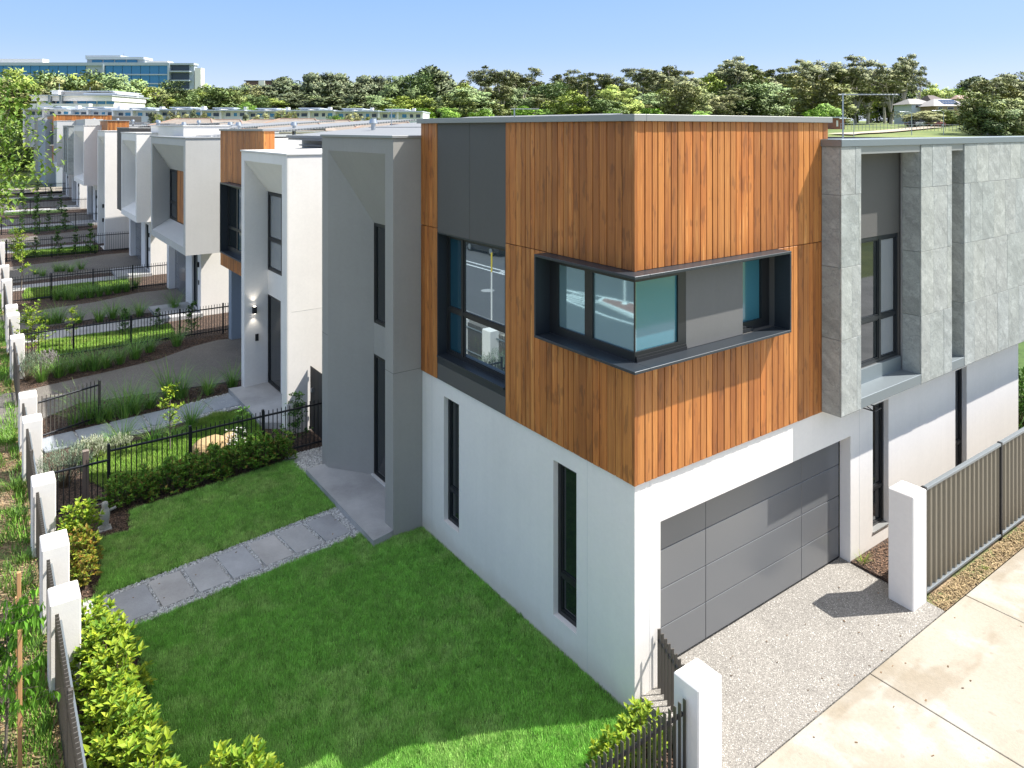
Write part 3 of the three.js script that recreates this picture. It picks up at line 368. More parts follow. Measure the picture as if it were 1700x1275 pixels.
// --- second house from the corner: white portal to the ground, timber box over the garage
const H2 = terrace('terrace house with tall white splayed entry portal and orange timber box above its garage', -16.5);
{
  const h = H2, o = { xf: -0.72, xb: 0.05, xe: 3.2, z0: -16.86, z1: -12.52, y0: -0.3, y1: 7.38, L: 0.33, Rr: 0.42, T: 0.28, bz0: -16.62, bz1: -14.6, by0: -0.3, by1: 6.08 };
  const pt = portal(h, 'entry_portal', o, M.white, 'tall white portal with sloped soffit'); capOf(pt, o, M.cap);
  part(pt, 'back_wall', bx(0.05, 0.1, 2.74, 3.53, -16.62, -14.6), M.white);
  part(pt, 'control_joint', [bx(-0.6, 3, 3.06, 3.067, -12.53, -12.5175), bx(-0.70, -0.693, -0.3, 7.38, -12.53, -12.5175)], M.greyMid);
  windowIn(h, 'x', 0.06, -16.6, -14.7, 3.53, 6.07, { w: 0.09, trans: [4.55], mull: [-15.3], glass: [M.glassBlind, M.glassBlind, M.glassBlind, M.glassBlind], label: 'two-pane window with pale blinds inside the white portal' });
  windowIn(h, 'x', 0.06, -16.6, -15.35, -0.12, 2.74, { w: 0.05, name: 'front_door', glass: M.glassDark, label: 'tall black front door inside the white portal' });
  part(pt, 'back_wall', bx(0.05, 0.1, -0.12, 2.74, -15.35, -14.6), M.white);
  part(h, 'porch_slab', flat([[-1.15, -16.75], [-1.15, -13.4], [-0.5, -12.9], [0.05, -13.6], [0.05, -16.6]], -0.125, 0.25), M.slab);
  const lampX = -0.35;
  part(h, 'intercom', bx(-0.38, -0.28, 1.3, 1.52, -16.53, -16.50), M.black);
  // timber box
  part(h, 'timber_box', [bx(0.045, 0.36, 2.87, 8.02, -22.2, -16.93), bx(0.36, 3.18, 2.87, 6.9, -22.2, -16.93)], M.timberDark); part(h, 'low_roof', mesh([[0.36, 7.0, -22.2], [3.18, 7.32, -22.2], [3.18, 7.32, -16.9], [0.36, 7.0, -16.9], [0.36, 6.9, -22.2], [3.18, 6.9, -22.2], [3.18, 6.9, -16.9], [0.36, 6.9, -16.9]], [[0, 3, 2, 1], [3, 7, 6, 2], [0, 1, 5, 4]]), M.roofDark);
  boards(h, 'x', 0.045, -22.25, -16.93, (m) => m > -21.15 ? [[2.85, 3.5], [6.12, 8.03]] : [[2.85, 5.4], [5.41, 8.03]], 1, 21);
  part(h, 'cladding_board', [cb(0.0, 0.18, 2.85, 8.03, -16.928, -16.885, 0.005)], woods[2]); part(h, 'cladding_board', cb(0.184, 0.36, 2.85, 8.03, -16.928, -16.885, 0.005), woods[4]);
  part(h, 'parapet_cap', cb(-0.05, 0.5, 8.03, 8.1, -22.29, -16.85, 0.005), M.flash);
  const cw = part(h, 'box_window', [cb(-0.3, 0.0, 6.06, 6.11, -21.15, -17.0, 0.004), cb(-0.3, 0, 3.51, 3.56, -21.15, -17.0, 0.004), cb(-0.3, 0.0, 3.56, 6.06, -21.15, -21.1, 0.004), cb(-0.3, 0, 3.56, 6.06, -17.05, -17, 0.004)], M.shroud, 'window in a dark projecting metal box');
  part(cw, 'window_frame', [bx(-0.03, 0.03, 3.56, 3.75, -21.1, -17.05), bx(-0.03, 0.03, 5.95, 6.06, -21.1, -17.05), ...[-21.1, -19.9, -18.6].map(z => bx(-0.03, 0.03, 3.75, 5.95, z, z + 0.12)), bx(-0.028, 0.028, 4.4, 4.5, -20.98, -17.05)], M.frame);
  part(cw, 'pane', bx(0.0, 0.012, 3.75, 5.95, -20.99, -19.88), M.glassDark); part(cw, 'pane', bx(0.0, 0.012, 3.75, 5.95, -19.8, -18.58), M.glassBlue); part(cw, 'pane', bx(0.0, 0.012, 3.75, 5.95, -18.5, -17.05), M.glassDark);
  part(h, 'soffit', bx(0.05, 3.1, 2.83, 2.868, -22.2, -16.95), M.panelLight);
  // garage under the box
  part(h, 'wall', [bx(0.55, 0.95, -0.4, 2.83, -23.15, -22.75), bx(0.95, 1.2, -0.4, 2.83, -22.76, -22.5), bx(0.55, 0.9, -0.4, 2.83, -17.4, -16.87)], M.blueGrey);
  part(h, 'garage_door', [0, 1, 2, 3].map(i => cb(0.98, 1.04, -0.28 + i * 0.7, -0.28 + i * 0.7 + 0.69, -22.5, -17.4, 0.006)), M.garage);
  body(h, -22.2, -11.9, 3.2, 7.72, { up: 0.95 });
  // panel joints under the eave
  for (let i = 0; i < 10; i++) part(h, 'wall_panel', cb(3.17, 3.198, 7.5, 7.70, -22.1 + i * 0.98, -22.1 + i * 0.98 + 0.96, 0.004), M.paleGrey);
  part(h, 'louvre_frame', bx(3.05, 3.199, 7.42, 7.47, -22.1, -12.2), M.cap);
}
{ // lit wall light beside the white portal's door
  const l = thing('wall_light', 'small black up-and-down wall light, lit, beside the white portal door', 'wall light', [-0.42, 2.3, -16.42]);
  const g = [-0.42, 2.3, -16.42];
  part(l, 'housing', [cb(-0.48, -0.36, 2.2, 2.42, -16.53, -16.40, 0.01)], M.black);
  part(l, 'lamp_glass', [bx(-0.455, -0.385, 2.42, 2.428, -16.51, -16.42), bx(-0.455, -0.385, 2.192, 2.2, -16.51, -16.42)], new THREE.MeshStandardMaterial({ color: 0xffffff, emissive: col(1, 0.93, 0.82), emissiveIntensity: 3, roughness: 0.4 }));
  for (const s of [1, -1]) { const p = new THREE.SpotLight(new THREE.Color(1, 0.93, 0.82), 0.3, 3, 0.75, 0.6, 2); p.position.set(-0.42, 2.31 + s * 0.14, -16.44); p.target.position.set(-0.42, 2.31 + s * 1.2, -16.5); p.castShadow = true; scene.add(p, p.target); p.name = 'wall_light_beam'; }
}
// --- third: grey hanging portal
const H3 = terrace('third terrace from the corner, grey hanging frame with half timber window', -30);
{
  const h = H3, o = { xf: -0.75, xb: 0.08, xe: 1.3, z0: -32.1, z1: -24.65, y0: 2.93, y1: 7.70, L: 0.33, Rr: 0.36, T: 0.3, B: 0.3, bz0: -32.0, bz1: -27.5, by0: 3.67, by1: 6.13 };
  const pt = portal(h, 'box_frame', o, M.greyMid, 'grey hanging box frame with splayed sill and soffit'); capOf(pt, o, M.flash);
  windowIn(h, 'x', 0.09, -32.0, -30.45, 3.68, 6.12, { w: 0.09, trans: [4.5], glass: M.glassDark });
  boards(h, 'x', 0.16, -30.44, -28.6, () => [[3.68, 6.12]], 1, 31);
  part(h, 'parapet_block', [bx(0.3, 2.4, 7.0, 8.22, -38.2, -30.0)], M.white); part(h, 'parapet_cap', cb(0.26, 2.44, 8.22, 8.27, -38.24, -29.96, 0.005), M.cap);
  groundFloor(h, -27.5); body(h, -33.2, -27.52, 1.5, 7.66, { up: 0.95, mat: M.white });
}
// --- fourth: white hanging portal and dark cladding
const H4 = terrace('fourth terrace from the corner, white hanging frame beside dark clad box', -39);
{
  const h = H4, o = { xf: -0.75, xb: 0.1, xe: 1.4, z0: -41.4, z1: -36.2, y0: 3.08, y1: 7.85, L: 0.2, Rr: 0.3, T: 0.4, B: 0.32, bz0: -41.1, bz1: -38.5, by0: 3.9, by1: 6.2 };
  const pt = portal(h, 'box_frame', o, M.white, 'white hanging box frame'); capOf(pt, o, M.cap);
  windowIn(h, 'x', 0.11, -41.1, -38.5, 3.9, 6.2, { w: 0.08, mull: [-39.8], glass: M.glassDark });
  part(h, 'clad_box', [cb(-0.3, 1.4, 2.9, 8.12, -46.4, -41.6, 0.01)], std([0.10, 0.09, 0.08], 0.8)); part(h, 'parapet_cap', cb(-0.33, 1.5, 8.12, 8.18, -46.45, -41.5, 0.005), M.flash);
  groundFloor(h, -38.6, { x: 0.35 }); body(h, -46.3, -38.62, 1.5, 7.75, { up: 0.9, mat: M.paleGrey });
}
const H5 = terrace('fifth terrace from the corner, slim white portal with timber block above', -51);
{
  const h = H5, o = { xf: -0.75, xb: 0.05, xe: 2, z0: -52.2, z1: -48.4, y0: -0.05, y1: 7.92, L: 0.3, Rr: 0.35, T: 0.35, bz0: -51.9, bz1: -50, by0: -0.05, by1: 6.4 };
  const pt = portal(h, 'entry_portal', o, M.white, 'slim white portal'); capOf(pt, o, M.cap);
  windowIn(h, 'x', 0.06, -51.9, -50, 3.9, 6.4, { w: 0.08, glass: M.glassDark }); windowIn(h, 'x', 0.06, -51.9, -50, 0.05, 2.9, { w: 0.06, name: 'front_door', glass: M.glassDark }); part(pt, 'back_wall', bx(0.06, 0.1, 2.9, 3.9, -51.9, -50), M.white);
  part(h, 'wall_light', bx(-0.5, -0.38, 2.5, 2.75, -51.88, -51.8), M.black); part(h, 'intercom', bx(-0.5, -0.4, 1.5, 1.75, -51.88, -51.83), M.black);
  part(h, 'timber_block', [bx(0.55, 2.0, 3.2, 8.66, -61.5, -57.2)], M.timberDark); boards(h, 'x', 0.55, -61.6, -57.15, () => [[3.2, 8.7]], 1, 41); boards(h, 'z', -57.2, 0.51, 2.0, () => [[3.2, 8.7]], 1, 42); part(h, 'parapet_cap', cb(0.45, 2.05, 8.7, 8.77, -61.65, -57.1, 0.005), M.flash);
  groundFloor(h, -52.6, { x: 0.9 }); body(h, -57.8, -48.6, 2.0, 7.95, { up: 0.6, mat: M.white });
}
const H6 = terrace('sixth terrace from the corner, white hanging frame with grey block above', -63);
{
  const h = H6, o = { xf: -0.75, xb: 0.1, xe: 1.4, z0: -68.4, z1: -60.65, y0: 3.5, y1: 8.33, L: 0.3, Rr: 0.3, T: 0.45, B: 0.35, bz0: -68, bz1: -64, by0: 4.2, by1: 6.6 };
  const pt = portal(h, 'box_frame', o, M.white, 'white hanging box frame'); capOf(pt, o, M.cap);
  windowIn(h, 'x', 0.11, -68, -64, 4.2, 6.6, { w: 0.08, mull: [-66], glass: M.glassDark });
  part(h, 'parapet_block', [cb(1, 2.6, 7.9, 9.05, -86, -77.2, 0.01)], M.greyMid);
  groundFloor(h, -62.2, { x: 0.4 }); body(h, -69.8, -62.22, 1.5, 8.1, { up: 0.6 });
}
const H7 = terrace('seventh terrace from the corner, stone bay with dark vertical slots', -76);
{
  const h = H7;
  const b = part(h, 'stone_bay', [bx(-0.27, 1.4, 3.45, 8.3, -84.2, -78.6)], M.slab, 'bay of grey stone panels with dark slots');
  for (const [a, c] of [[-84.2, -83.2], [-82.2, -81.4], [-80.2, -78.6]]) for (let j = 0; j < 4; j++) part(b, 'stone_tile', cb(-0.32, -0.275, 3.45 + j * 1.22, 3.45 + j * 1.22 + 1.21, a, c, 0.004), stones[j]);
  for (let i = 0; i < 3; i++) for (let j = 0; j < 4; j++) part(b, 'stone_tile', cb(-0.3 + i * 0.57, -0.3 + i * 0.57 + 0.56, 3.45 + j * 1.22, 3.45 + j * 1.22 + 1.21, -78.6, -78.55, 0.004), stones[(i + j) % 4]);
  part(b, 'slot_window', [bx(-0.275, -0.271, 3.6, 8.2, -83.2, -82.2), bx(-0.275, -0.271, 3.6, 8.2, -81.4, -80.2)], M.glassDark);
  part(h, 'parapet_cap', cb(-0.35, 1.5, 8.33, 8.42, -84.3, -78.5, 0.005), M.flash);
  part(h, 'timber_block', [cb(1, 2.2, 7.9, 9.15, -95, -90.7, 0.01)], woods[1]);
  groundFloor(h, -74.6, { x: 0.3, top: 3.2 }); body(h, -83.8, -74.62, 1.5, 8.25, { up: 0.6, mat: M.white });
}
const H8 = terrace('last terrace of the row, pale hanging frame beside the side street', -88);
{
  const h = H8, o = { xf: -0.75, xb: 0.1, xe: 1.6, z0: -90.3, z1: -85.8, y0: 3.9, y1: 8.9, L: 0.3, Rr: 0.3, T: 0.45, B: 0.35, bz0: -90, bz1: -87, by0: 4.5, by1: 6.9 };
  const pt = portal(h, 'box_frame', o, M.paleGrey, 'pale hanging box frame'); capOf(pt, o, M.cap);
  windowIn(h, 'x', 0.11, -90, -87, 4.5, 6.9, { w: 0.08, glass: M.glassDark });
  groundFloor(h, -85.6, { x: 0.3, top: 3.2 }); body(h, -92, -85.9, 1.5, 8.5, { up: 0.5 });
}
const H9 = thing('corner_house', 'far corner house with grey portal slabs, orange timber upper floor and dark corner window', 'house', [0.5, groundY(-106), -106]);
{
  const h = H9, e = groundY(-104);
  part(h, 'portal_slab', [cb(-0.75, 0.6, e - 0.3, 9.25, -117.5, -103.2, 0.01)], M.blueGrey); part(h, 'portal_slab', cb(-0.75, 0.6, e - 0.3, 9.65, -128, -118, 0.01), M.grey, 'darker grey slab at the far end');
  part(h, 'wall', [wallX(0.3, -112, -101.2, e - 0.3, e + 3.2), wallZ(-101.2, 0.52, 10, e - 0.3, e + 3.2), bx(0.62, 10, e + 3, 9, -127, -112), bx(0.62, 9.8, e - 0.3, e + 3.1, -127, -112)], M.blueGrey);
  part(h, 'upper_wall', [bx(0.05, 10, e + 3.2, 9.7, -112, -101.3)], M.panel);
  boards(h, 'x', 0.05, -112, -101.25, (m) => m > -111 ? [[4.05, 6.05], [7.65, 9.8]] : [[4.05, 9.8]], 1, 61);
  boards(h, 'z', -101.3, 0.02, 6.5, () => [[4.05, 9.8]], 1, 62);
  const cw = part(h, 'corner_window', [cb(-0.35, 0.04, 6.05, 7.65, -111.2, -101.0, 0.01)], M.shroud, 'dark corner window box'); part(cw, 'pane', bx(-0.36, -0.352, 6.2, 7.5, -110.9, -106.5), M.glassDark); part(cw, 'pane', bx(-0.36, -0.352, 6.2, 7.5, -106.2, -101.3), M.glassBlue); part(cw, 'ledge', bx(-0.4, 0.03, 6.0, 6.05, -111.3, -100.9), M.cap);
  part(h, 'roof', bx(0, 10, 9.7, 9.78, -112, -101.3), M.roof); part(h, 'parapet_cap', cb(-0.05, 6, 9.8, 9.9, -112.1, -101.2, 0.005), M.flash);
  part(h, 'parapet_block', cb(0.65, 3, 9, 9.75, -126, -118.5, 0.01), M.white);
}
structure('side_street', mesh([[-10.1, groundY(-93.7) + 0.02, -93.7], [60, groundY(-93.7) + 0.02, -93.7], [60, groundY(-100.2) + 0.02, -100.2], [-10.1, groundY(-100.2) + 0.02, -100.2]], [[0, 1, 2, 3]]), M.lane);
// roof pieces seen over the row
{
  const v = thing('roof_vent_box', 'maroon and white boxes on the flat roof behind the grey portal', 'roof box', [7, 7.9, -13]);
  const a = at(663, 209, 34), b = at(685, 209, 34); origin.set(v, [7, 7.9, -13]);
  part(v, 'maroon_box', cb(a.x - 0.28, a.x + 0.28, 7.9, 8.33, a.z - 0.4, a.z + 0.4, 0.01), std([0.13, 0.035, 0.03], 0.6)); part(v, 'white_box', cb(b.x - 0.3, b.x + 0.4, 7.9, 8.33, b.z - 0.4, b.z + 0.4, 0.01), M.white);
}
function antenna(px, pyTop, d, len, n, label, yBase) {
  const t = at(px, pyTop, d), A = thing('antenna', label, 'antenna', [t.x, yBase, t.z]);
  const X = RT.clone(), H = t.y, p = (s, y) => [t.x + X.x * s, y, t.z + X.z * s];
  part(A, 'mast', [rod(p(0, yBase), p(0, H + 0.03), 0.022), rod(p(0, yBase), p(0, yBase + 0.02), 0.1)], M.steel); part(A, 'boom', rod(p(-0.12, H), p(len, H), 0.014), M.steel);
  const el = []; for (let i = 0; i < n; i++) { const q = p(0.05 + len * i / n, H), s = 0.32 - 0.012 * i; el.push(rod([q[0] - FW.x * s, H, q[2] - FW.z * s], [q[0] + FW.x * s, H, q[2] + FW.z * s], 0.006)); } part(A, 'elements', el, M.steel);
}
antenna(1399, 157, 19, 1.42, 14, 'tall television antenna on the corner house roof above the stone bay', 7.5);
antenna(854, 181, 24, 0.8, 9, 'small television antenna just behind the timber parapet of the corner house', 7.5);
antenna(650, 184, 32, 0.8, 8, 'television antenna on the roof behind the grey portal of the corner house', 7.6);

// ---------------------------------------------------------------- pillars and fences
{
  const gP = 'white rendered fence pillars';
  const pill = (x0, x1, z0, z1, y0, y1, label) => { const t = thing('fence_pillar', label, 'fence pillar', [(x0 + x1) / 2, y0, (z0 + z1) / 2], gP); part(t, 'shaft', cb(x0, x1, y0, y1, z0, z1, 0.016), M.white); return t; };
  pill(-0.36, 0.10, 1.04, 1.45, -0.35, 1.17, 'white rendered fence pillar in front of the garage, left of the pebbled apron');
  pill(5.28, 5.76, 0.90, 1.33, -0.15, 1.864, 'tall white fence pillar joined to the corrugated fence');
  const row = [[-5.8, -5.28, 'white fence pillar nearest the camera on the left fence, by the stepping-stone path'], [-7.6, -7.02, 'white fence pillar on the far side of the stepping-stone path gate'], [-10.3, -9.74, 'white fence pillar at the street end of the black dividing fence'], [-14.1, -13.6, 'white fence pillar with a slatted gate, in front of the blue-grey paved path'], [-16.1, -15.55, 'white fence pillar behind a short slatted panel beside the blue-grey path'], [-22.8, -22.25, 'white fence pillar at the far side of the second driveway'], [-26.5, -25.95, 'white fence pillar beside the bright yellow-green bush'], [-28.1, -27.5, 'white fence pillar just beyond the bright yellow-green bush'], [-34.3, -33.8, 'white fence pillar at the far side of the third driveway'], [-38.4, -37.9, 'white fence pillar before the fourth driveway at the left edge'], [-46.6, -46.1, 'white fence pillar far down the street at the left edge']];
  for (const [a, b, l] of row) pill(-6.72, -6.32, a, b, groundY(b) - 0.1, groundY(b) + 1.37, l);
}
const BG = {}; const bgeo = (w, h, d) => BG[[w, h, d]] ??= cb(-w / 2, w / 2, 0, h, -d / 2, d / 2, Math.min(w, d) * 0.2);
// fence from p0 to p1 (x,z); o: y base, h top, sp spacing, bw, bd baluster size, rails [heights], posts [distances], ph post height
function fence(name, label, p0, p1, o) {
  const L = Math.hypot(p1[0] - p0[0], p1[1] - p0[1]), t = thing(name, label, o.cat || 'fence', [p0[0], o.y, p0[1]]); t.rotation.y = -Math.atan2(p1[1] - p0[1], p1[0] - p0[0]);
  const mat = o.mat || M.fence, n = Math.floor((L - 0.06) / o.sp), lo = o.lo ?? 0.06;
  for (const r of o.rails) lpart(t, 'rail', cb(0, L, r, r + (o.rh ?? 0.04), -(o.rd ?? 0.018) + (o.ro ?? 0), (o.rd ?? 0.018) + (o.ro ?? 0), 0.005), o.railMat || mat);
  for (const s of o.posts || []) { lpart(t, 'post', cb(s - 0.03, s + 0.03, -0.15, o.ph ?? o.h + 0.02, -0.03, 0.03, 0.006), mat); }
  const g = bgeo(o.bw, o.h - lo, o.bd), list = [];
  for (let i = 0; i <= n; i++) { const x = 0.03 + i * o.sp; if (o.single) { const m = lpart(t, 'baluster', g, mat, [x, lo, o.bo ?? 0]); } else list.push(g.clone().translate(x, lo, o.bo ?? 0)); }
  if (list.length) lpart(t, 'balusters', list, mat, null, 0, null, 'stuff');
  return t;
}
{ // blade fences along the front and the lane side: flat bars set edge on, on two rails
  const B = { h: 1.25, sp: 0.09, bw: 0.012, bd: 0.05, rails: [0.22, 1.08], rd: 0.016, ro: 0.035, bo: -0.015, lo: 0.05, single: true, mat: M.fenceWarm, railMat: M.zinc };
  fence('blade_fence', 'dark blade fence along the street side, nearest the camera below the yellow-green hedge', [-6.62, 1.2], [-6.62, -5.27], { ...B, y: -0.27, posts: [2.4, 4.6] });
  fence('blade_gate', 'narrow blade gate between the two pillars of the stepping-stone path', [-6.62, -5.8], [-6.62, -7.02], { ...B, y: -0.27, cat: 'gate' });
  fence('blade_fence', 'short blade fence before the yellow-green and orange shrubs', [-6.62, -7.6], [-6.62, -9.74], { ...B, y: -0.27 });
  fence('blade_fence', 'blade fence on the street side in front of the grey-green lavender bush', [-6.62, -10.3], [-6.62, -13.6], { ...B, y: -0.27, posts: [1.7] });
  fence('blade_gate', 'narrow blade gate in front of the blue-grey paved path', [-6.62, -14.1], [-6.62, -15.55], { ...B, y: -0.27, cat: 'gate' });
  fence('sliding_gate', 'blade sliding gate standing open before the far side of the second driveway', [-6.6, -19.2], [-6.6, -22.25], { ...B, y: -0.27, cat: 'gate', posts: [0.05, 1.5] });
  fence('blade_fence', 'blade fence on the street side in front of the bright yellow-green bush', [-6.62, -22.8], [-6.62, -25.95], { ...B, y: -0.27, single: false });
  fence('blade_fence', 'blade fence on the street side beside the third driveway', [-6.62, -28.1], [-6.62, -33.8], { ...B, y: -0.27, single: false });
  fence('blade_fence', 'blade fence on the street side at the fourth driveway', [-6.62, -34.3], [-6.62, -46.1], { ...B, y: -0.2, single: false });
  fence('blade_fence', 'dark blade fence at the bottom of the picture, left of the garage pillar', [-0.37, 1.25], [-6.6, 1.25], { ...B, y: -0.3, h: 1.27, mat: M.fenceWarm, railMat: M.fence, rails: [0.2, 1.02], rh: 0.05, ro: 0.045, bo: -0.012, lo: 0.04 });
  fence('short_fence', 'very short dark blade fence between the house corner and the garage pillar', [0.46, 0.02], [0.06, 1.04], { ...B, y: -0.27, h: 1.12, sp: 0.105, rails: [0.1, 0.93], rh: 0.045, lo: 0.02, mat: M.fenceWarm, railMat: M.fence, ro: 0, bo: 0, bw: 0.016 });
  const K = { h: 1.22, sp: 0.108, bw: 0.02, bd: 0.02, rails: [0.12, 1.05], rh: 0.045, rd: 0.02, lo: 0.04, single: true };
  fence('picket_fence', 'black metal fence behind the dark green hedge beside the corner house lawn', [-5.2, -11.3], [0.3, -11.3], { ...K, y: -0.3, posts: [0, 1.72, 3.45], ph: 1.32, h: 1.27, rails: [0.12, 1.13] });
  fence('picket_fence', 'lower black metal fence section next to the pillar and the dark timber post', [-6.32, -11.25], [-5.2, -11.25], { ...K, y: -0.3, h: 1.1, rails: [0.1, 0.95] });
  fence('short_fence', 'short slatted panel behind the second path pillar, beside the grass clumps', [-6.32, -15.95], [-4.75, -16.6], { ...K, y: -0.27, posts: [1.68], ph: 1.16, h: 1.2, rails: [0.1, 1.02], mat: M.fenceWarm, railMat: M.fence });
  fence('picket_fence', 'black metal fence between the second and third front gardens', [-6.3, -23.95], [0.95, -24.0], { ...K, y: -0.28, posts: [1.55, 3.45, 5.2, 6.85] });
  fence('picket_fence', 'black metal fence between the third and fourth front gardens', [-6.3, -35.1], [0.9, -35.1], { ...K, y: -0.28, posts: [1.6, 3.4, 5.2, 7.0], h: 1.3, rails: [0.12, 1.12] });
  [['fourth and fifth', -47.8], ['fifth and sixth', -60], ['sixth and seventh', -72], ['seventh and eighth', -84.5]].forEach(([n, z], i) => fence('picket_fence', `thin black metal fence between the ${n} front gardens, far down the row`, [-6.3, z], [1.0, z], { ...K, single: false, y: groundY(z), posts: [0.1, 2.5, 4.9, 7.1], h: 1.3, rails: [0.12, 1.12] }));
  fence('picket_fence', 'low black fence along the side street at the end of the row', [-6.3, -92.2], [1.2, -92.2], { ...K, single: false, y: groundY(-92), posts: [0.1, 2.5, 4.9, 7.1], h: 1.2 });
  const dp = thing('timber_post', 'dark square timber post beside the black metal fence', 'post', [-5.65, -0.3, -11.3]); lpart(dp, 'shaft', cb(-0.06, 0.06, 0, 1.27, -0.06, 0.06, 0.008), std([0.12, 0.09, 0.075], 0.85)); lpart(dp, 'top', cb(-0.064, 0.064, 1.27, 1.285, -0.064, 0.064, 0.004), std([0.2, 0.16, 0.13], 0.85));
  // dark timber side gate between the first two houses
  const sg = thing('side_gate', 'dark timber side gate between the grey portal and the white portal house', 'gate', [-0.08, -0.27, -12.5]);
  for (let i = 0; i < 8; i++) part(sg, 'board', cb(-0.08, -0.055, -0.25, 1.5, -12.48 + i * 0.3, -12.48 + i * 0.3 + 0.293, 0.004), M.timberDark); part(sg, 'rail', [bx(-0.055, -0.02, 0.1, 0.2, -12.48, -10.1), bx(-0.055, -0.02, 1.2, 1.3, -12.48, -10.1)], M.timberDark); part(sg, 'latch', bx(-0.14, -0.08, 0.85, 0.95, -12.3, -12.2), M.steel);
  // corrugated metal fence on the right
  const cf = thing('corrugated_fence', 'olive grey corrugated metal fence running from the tall white pillar to the right', 'fence', [5.78, 0, 1.27]);
  for (let s = 0; s < 4; s++) {
    const x0 = 5.84 + s * 3.13, x1 = x0 + 3.07, pts = []; for (let x = x0; x < x1 - 0.01; x += 0.19) pts.push([x, 0], [x + 0.055, 0], [x + 0.075, -0.032], [x + 0.165, -0.032], [x + 0.185, 0]);
    const g = []; for (let i = 0; i + 1 < pts.length; i++) { const a = pts[i], b = pts[i + 1]; if (b[0] > x1) break; g.push(quad([a[0], 0.03, 1.27 + a[1]], [b[0], 0.03, 1.27 + b[1]], [b[0], 1.80, 1.27 + b[1]], [a[0], 1.80, 1.27 + a[1]])); }
    const pn = part(cf, 'corrugated_panel', g, std([0.215, 0.19, 0.145], 0.45, { metalness: 0.3 }));
    part(pn, 'rail', [cb(x0, x1, 1.80, 1.855, 1.215, 1.295, 0.006), cb(x0, x1, 0.0, 0.05, 1.215, 1.295, 0.006)], std([0.24, 0.26, 0.27], 0.4, { metalness: 0.4 })); part(cf, 'post', cb(x0 - 0.06, x0 - 0.005, -0.1, 1.87, 1.215, 1.30, 0.006), M.frame);
  }
}
// ---------------------------------------------------------------- gardens: ground covers
const gp = (px, py, y = -0.27) => { const d = FW.clone().addScaledVector(RT, (px - 850) / 1224).add(V(0, -(py - 213) / 1224, 0)); const t = (y - CAM.y) / d.y; return [CAM.x + d.x * t, CAM.z + d.z * t]; };
const inside = (x, z, P) => { let c = false; for (let i = 0, j = P.length - 1; i < P.length; j = i++) { const [a, b] = P[i], [d, e] = P[j]; if ((b > z) !== (e > z) && x < (d - a) * (z - b) / (e - b) + a) c = !c; } return c; };
function fill(P, dens, f, seed) { const r = mulberry(seed), xs = P.map(p => p[0]), zs = P.map(p => p[1]), x0 = Math.min(...xs), x1 = Math.max(...xs), z0 = Math.min(...zs), z1 = Math.max(...zs), n = Math.round((x1 - x0) * (z1 - z0) * dens); for (let i = 0; i < n; i++) { const x = x0 + (x1 - x0) * r(), z = z0 + (z1 - z0) * r(); if (inside(x, z, P)) f(x, z, r); } }
function instances(name, label, category, g, mat, list, kind = 'stuff') { const m = shade(new THREE.InstancedMesh(g, mat, list.length)); m.name = numbered(name); const o = new THREE.Object3D(); list.forEach((q, i) => { o.position.set(...q.p); o.rotation.set(...q.r); o.scale.set(...q.s); o.updateMatrix(); m.setMatrixAt(i, o.matrix); m.setColorAt(i, col(...q.c)); }); scene.add(m); tag(m, label, category, null, kind); return m; }
structure('garden_bed', flat([[-6.62, 1.22], [0.05, 1.22], [0.05, -0.05], [0.1, -11.3], [-6.62, -11.3]], -0.30, 0.2), M.mulch);
structure('garden_bed', flat([[-6.62, -11.3], [2.9, -11.3], [2.9, -24], [-6.62, -24]], -0.30, 0.2), M.mulch);
const LAWN_A = [[-6.1, -7.52], [-5.82, -7.62], [-5.72, -8.1], [-5.6, -9.0], [-5.58, -9.66], [-4.97, -9.6], [-4.86, -10.5], [-3.6, -10.62], [-1.18, -10.88], [-1.17, -9.95], [-1.06, -8.08]];
const LAWN_B = [[-6.2, -6.24], [-5.2, -6.30], [-1.14, -6.68], [-1.17, -6.08], [-0.68, -6.18], [-0.02, -6.18], [-0.02, -0.06], [-0.1, 0.25], [-2.2, 0.35], [-5.3, 0.4], [-5.62, -0.5], [-5.58, -3.0], [-5.62, -3.9], [-5.47, -4.75], [-5.5, -5.6]];
structure('lawn', flat(LAWN_A, -0.265, 0.06), M.turf); structure('lawn', flat(LAWN_B, -0.265, 0.06), M.turf);
const PATH1 = [[-6.3, -7.48], [-1.07, -8.06], [-1.15, -6.7], [-5.2, -6.32], [-6.3, -6.26]];
const path1 = structure('gravel_path', flat(PATH1, -0.278, 0.05), M.gravelBase);
[-5.92, -5.32, -4.72, -4.1, -3.49, -2.87, -2.26, -1.62].forEach((x, i) => { const g = cb(-0.275, 0.275, -0.03, 0.022, -0.47, 0.47, 0.006), u = g.attributes.uv; for (let k = 0; k < u.count; k++) u.setXY(k, u.getX(k) + i * 0.71, u.getY(k) + i * 0.37); const m = lpart(path1, 'paver', g, M.paver[i % 3], [x, -0.27, -6.58 - (x + 6.3) * 0.098 - 0.30], 0.09); });
const pebbleG = new THREE.IcosahedronGeometry(1, 0);
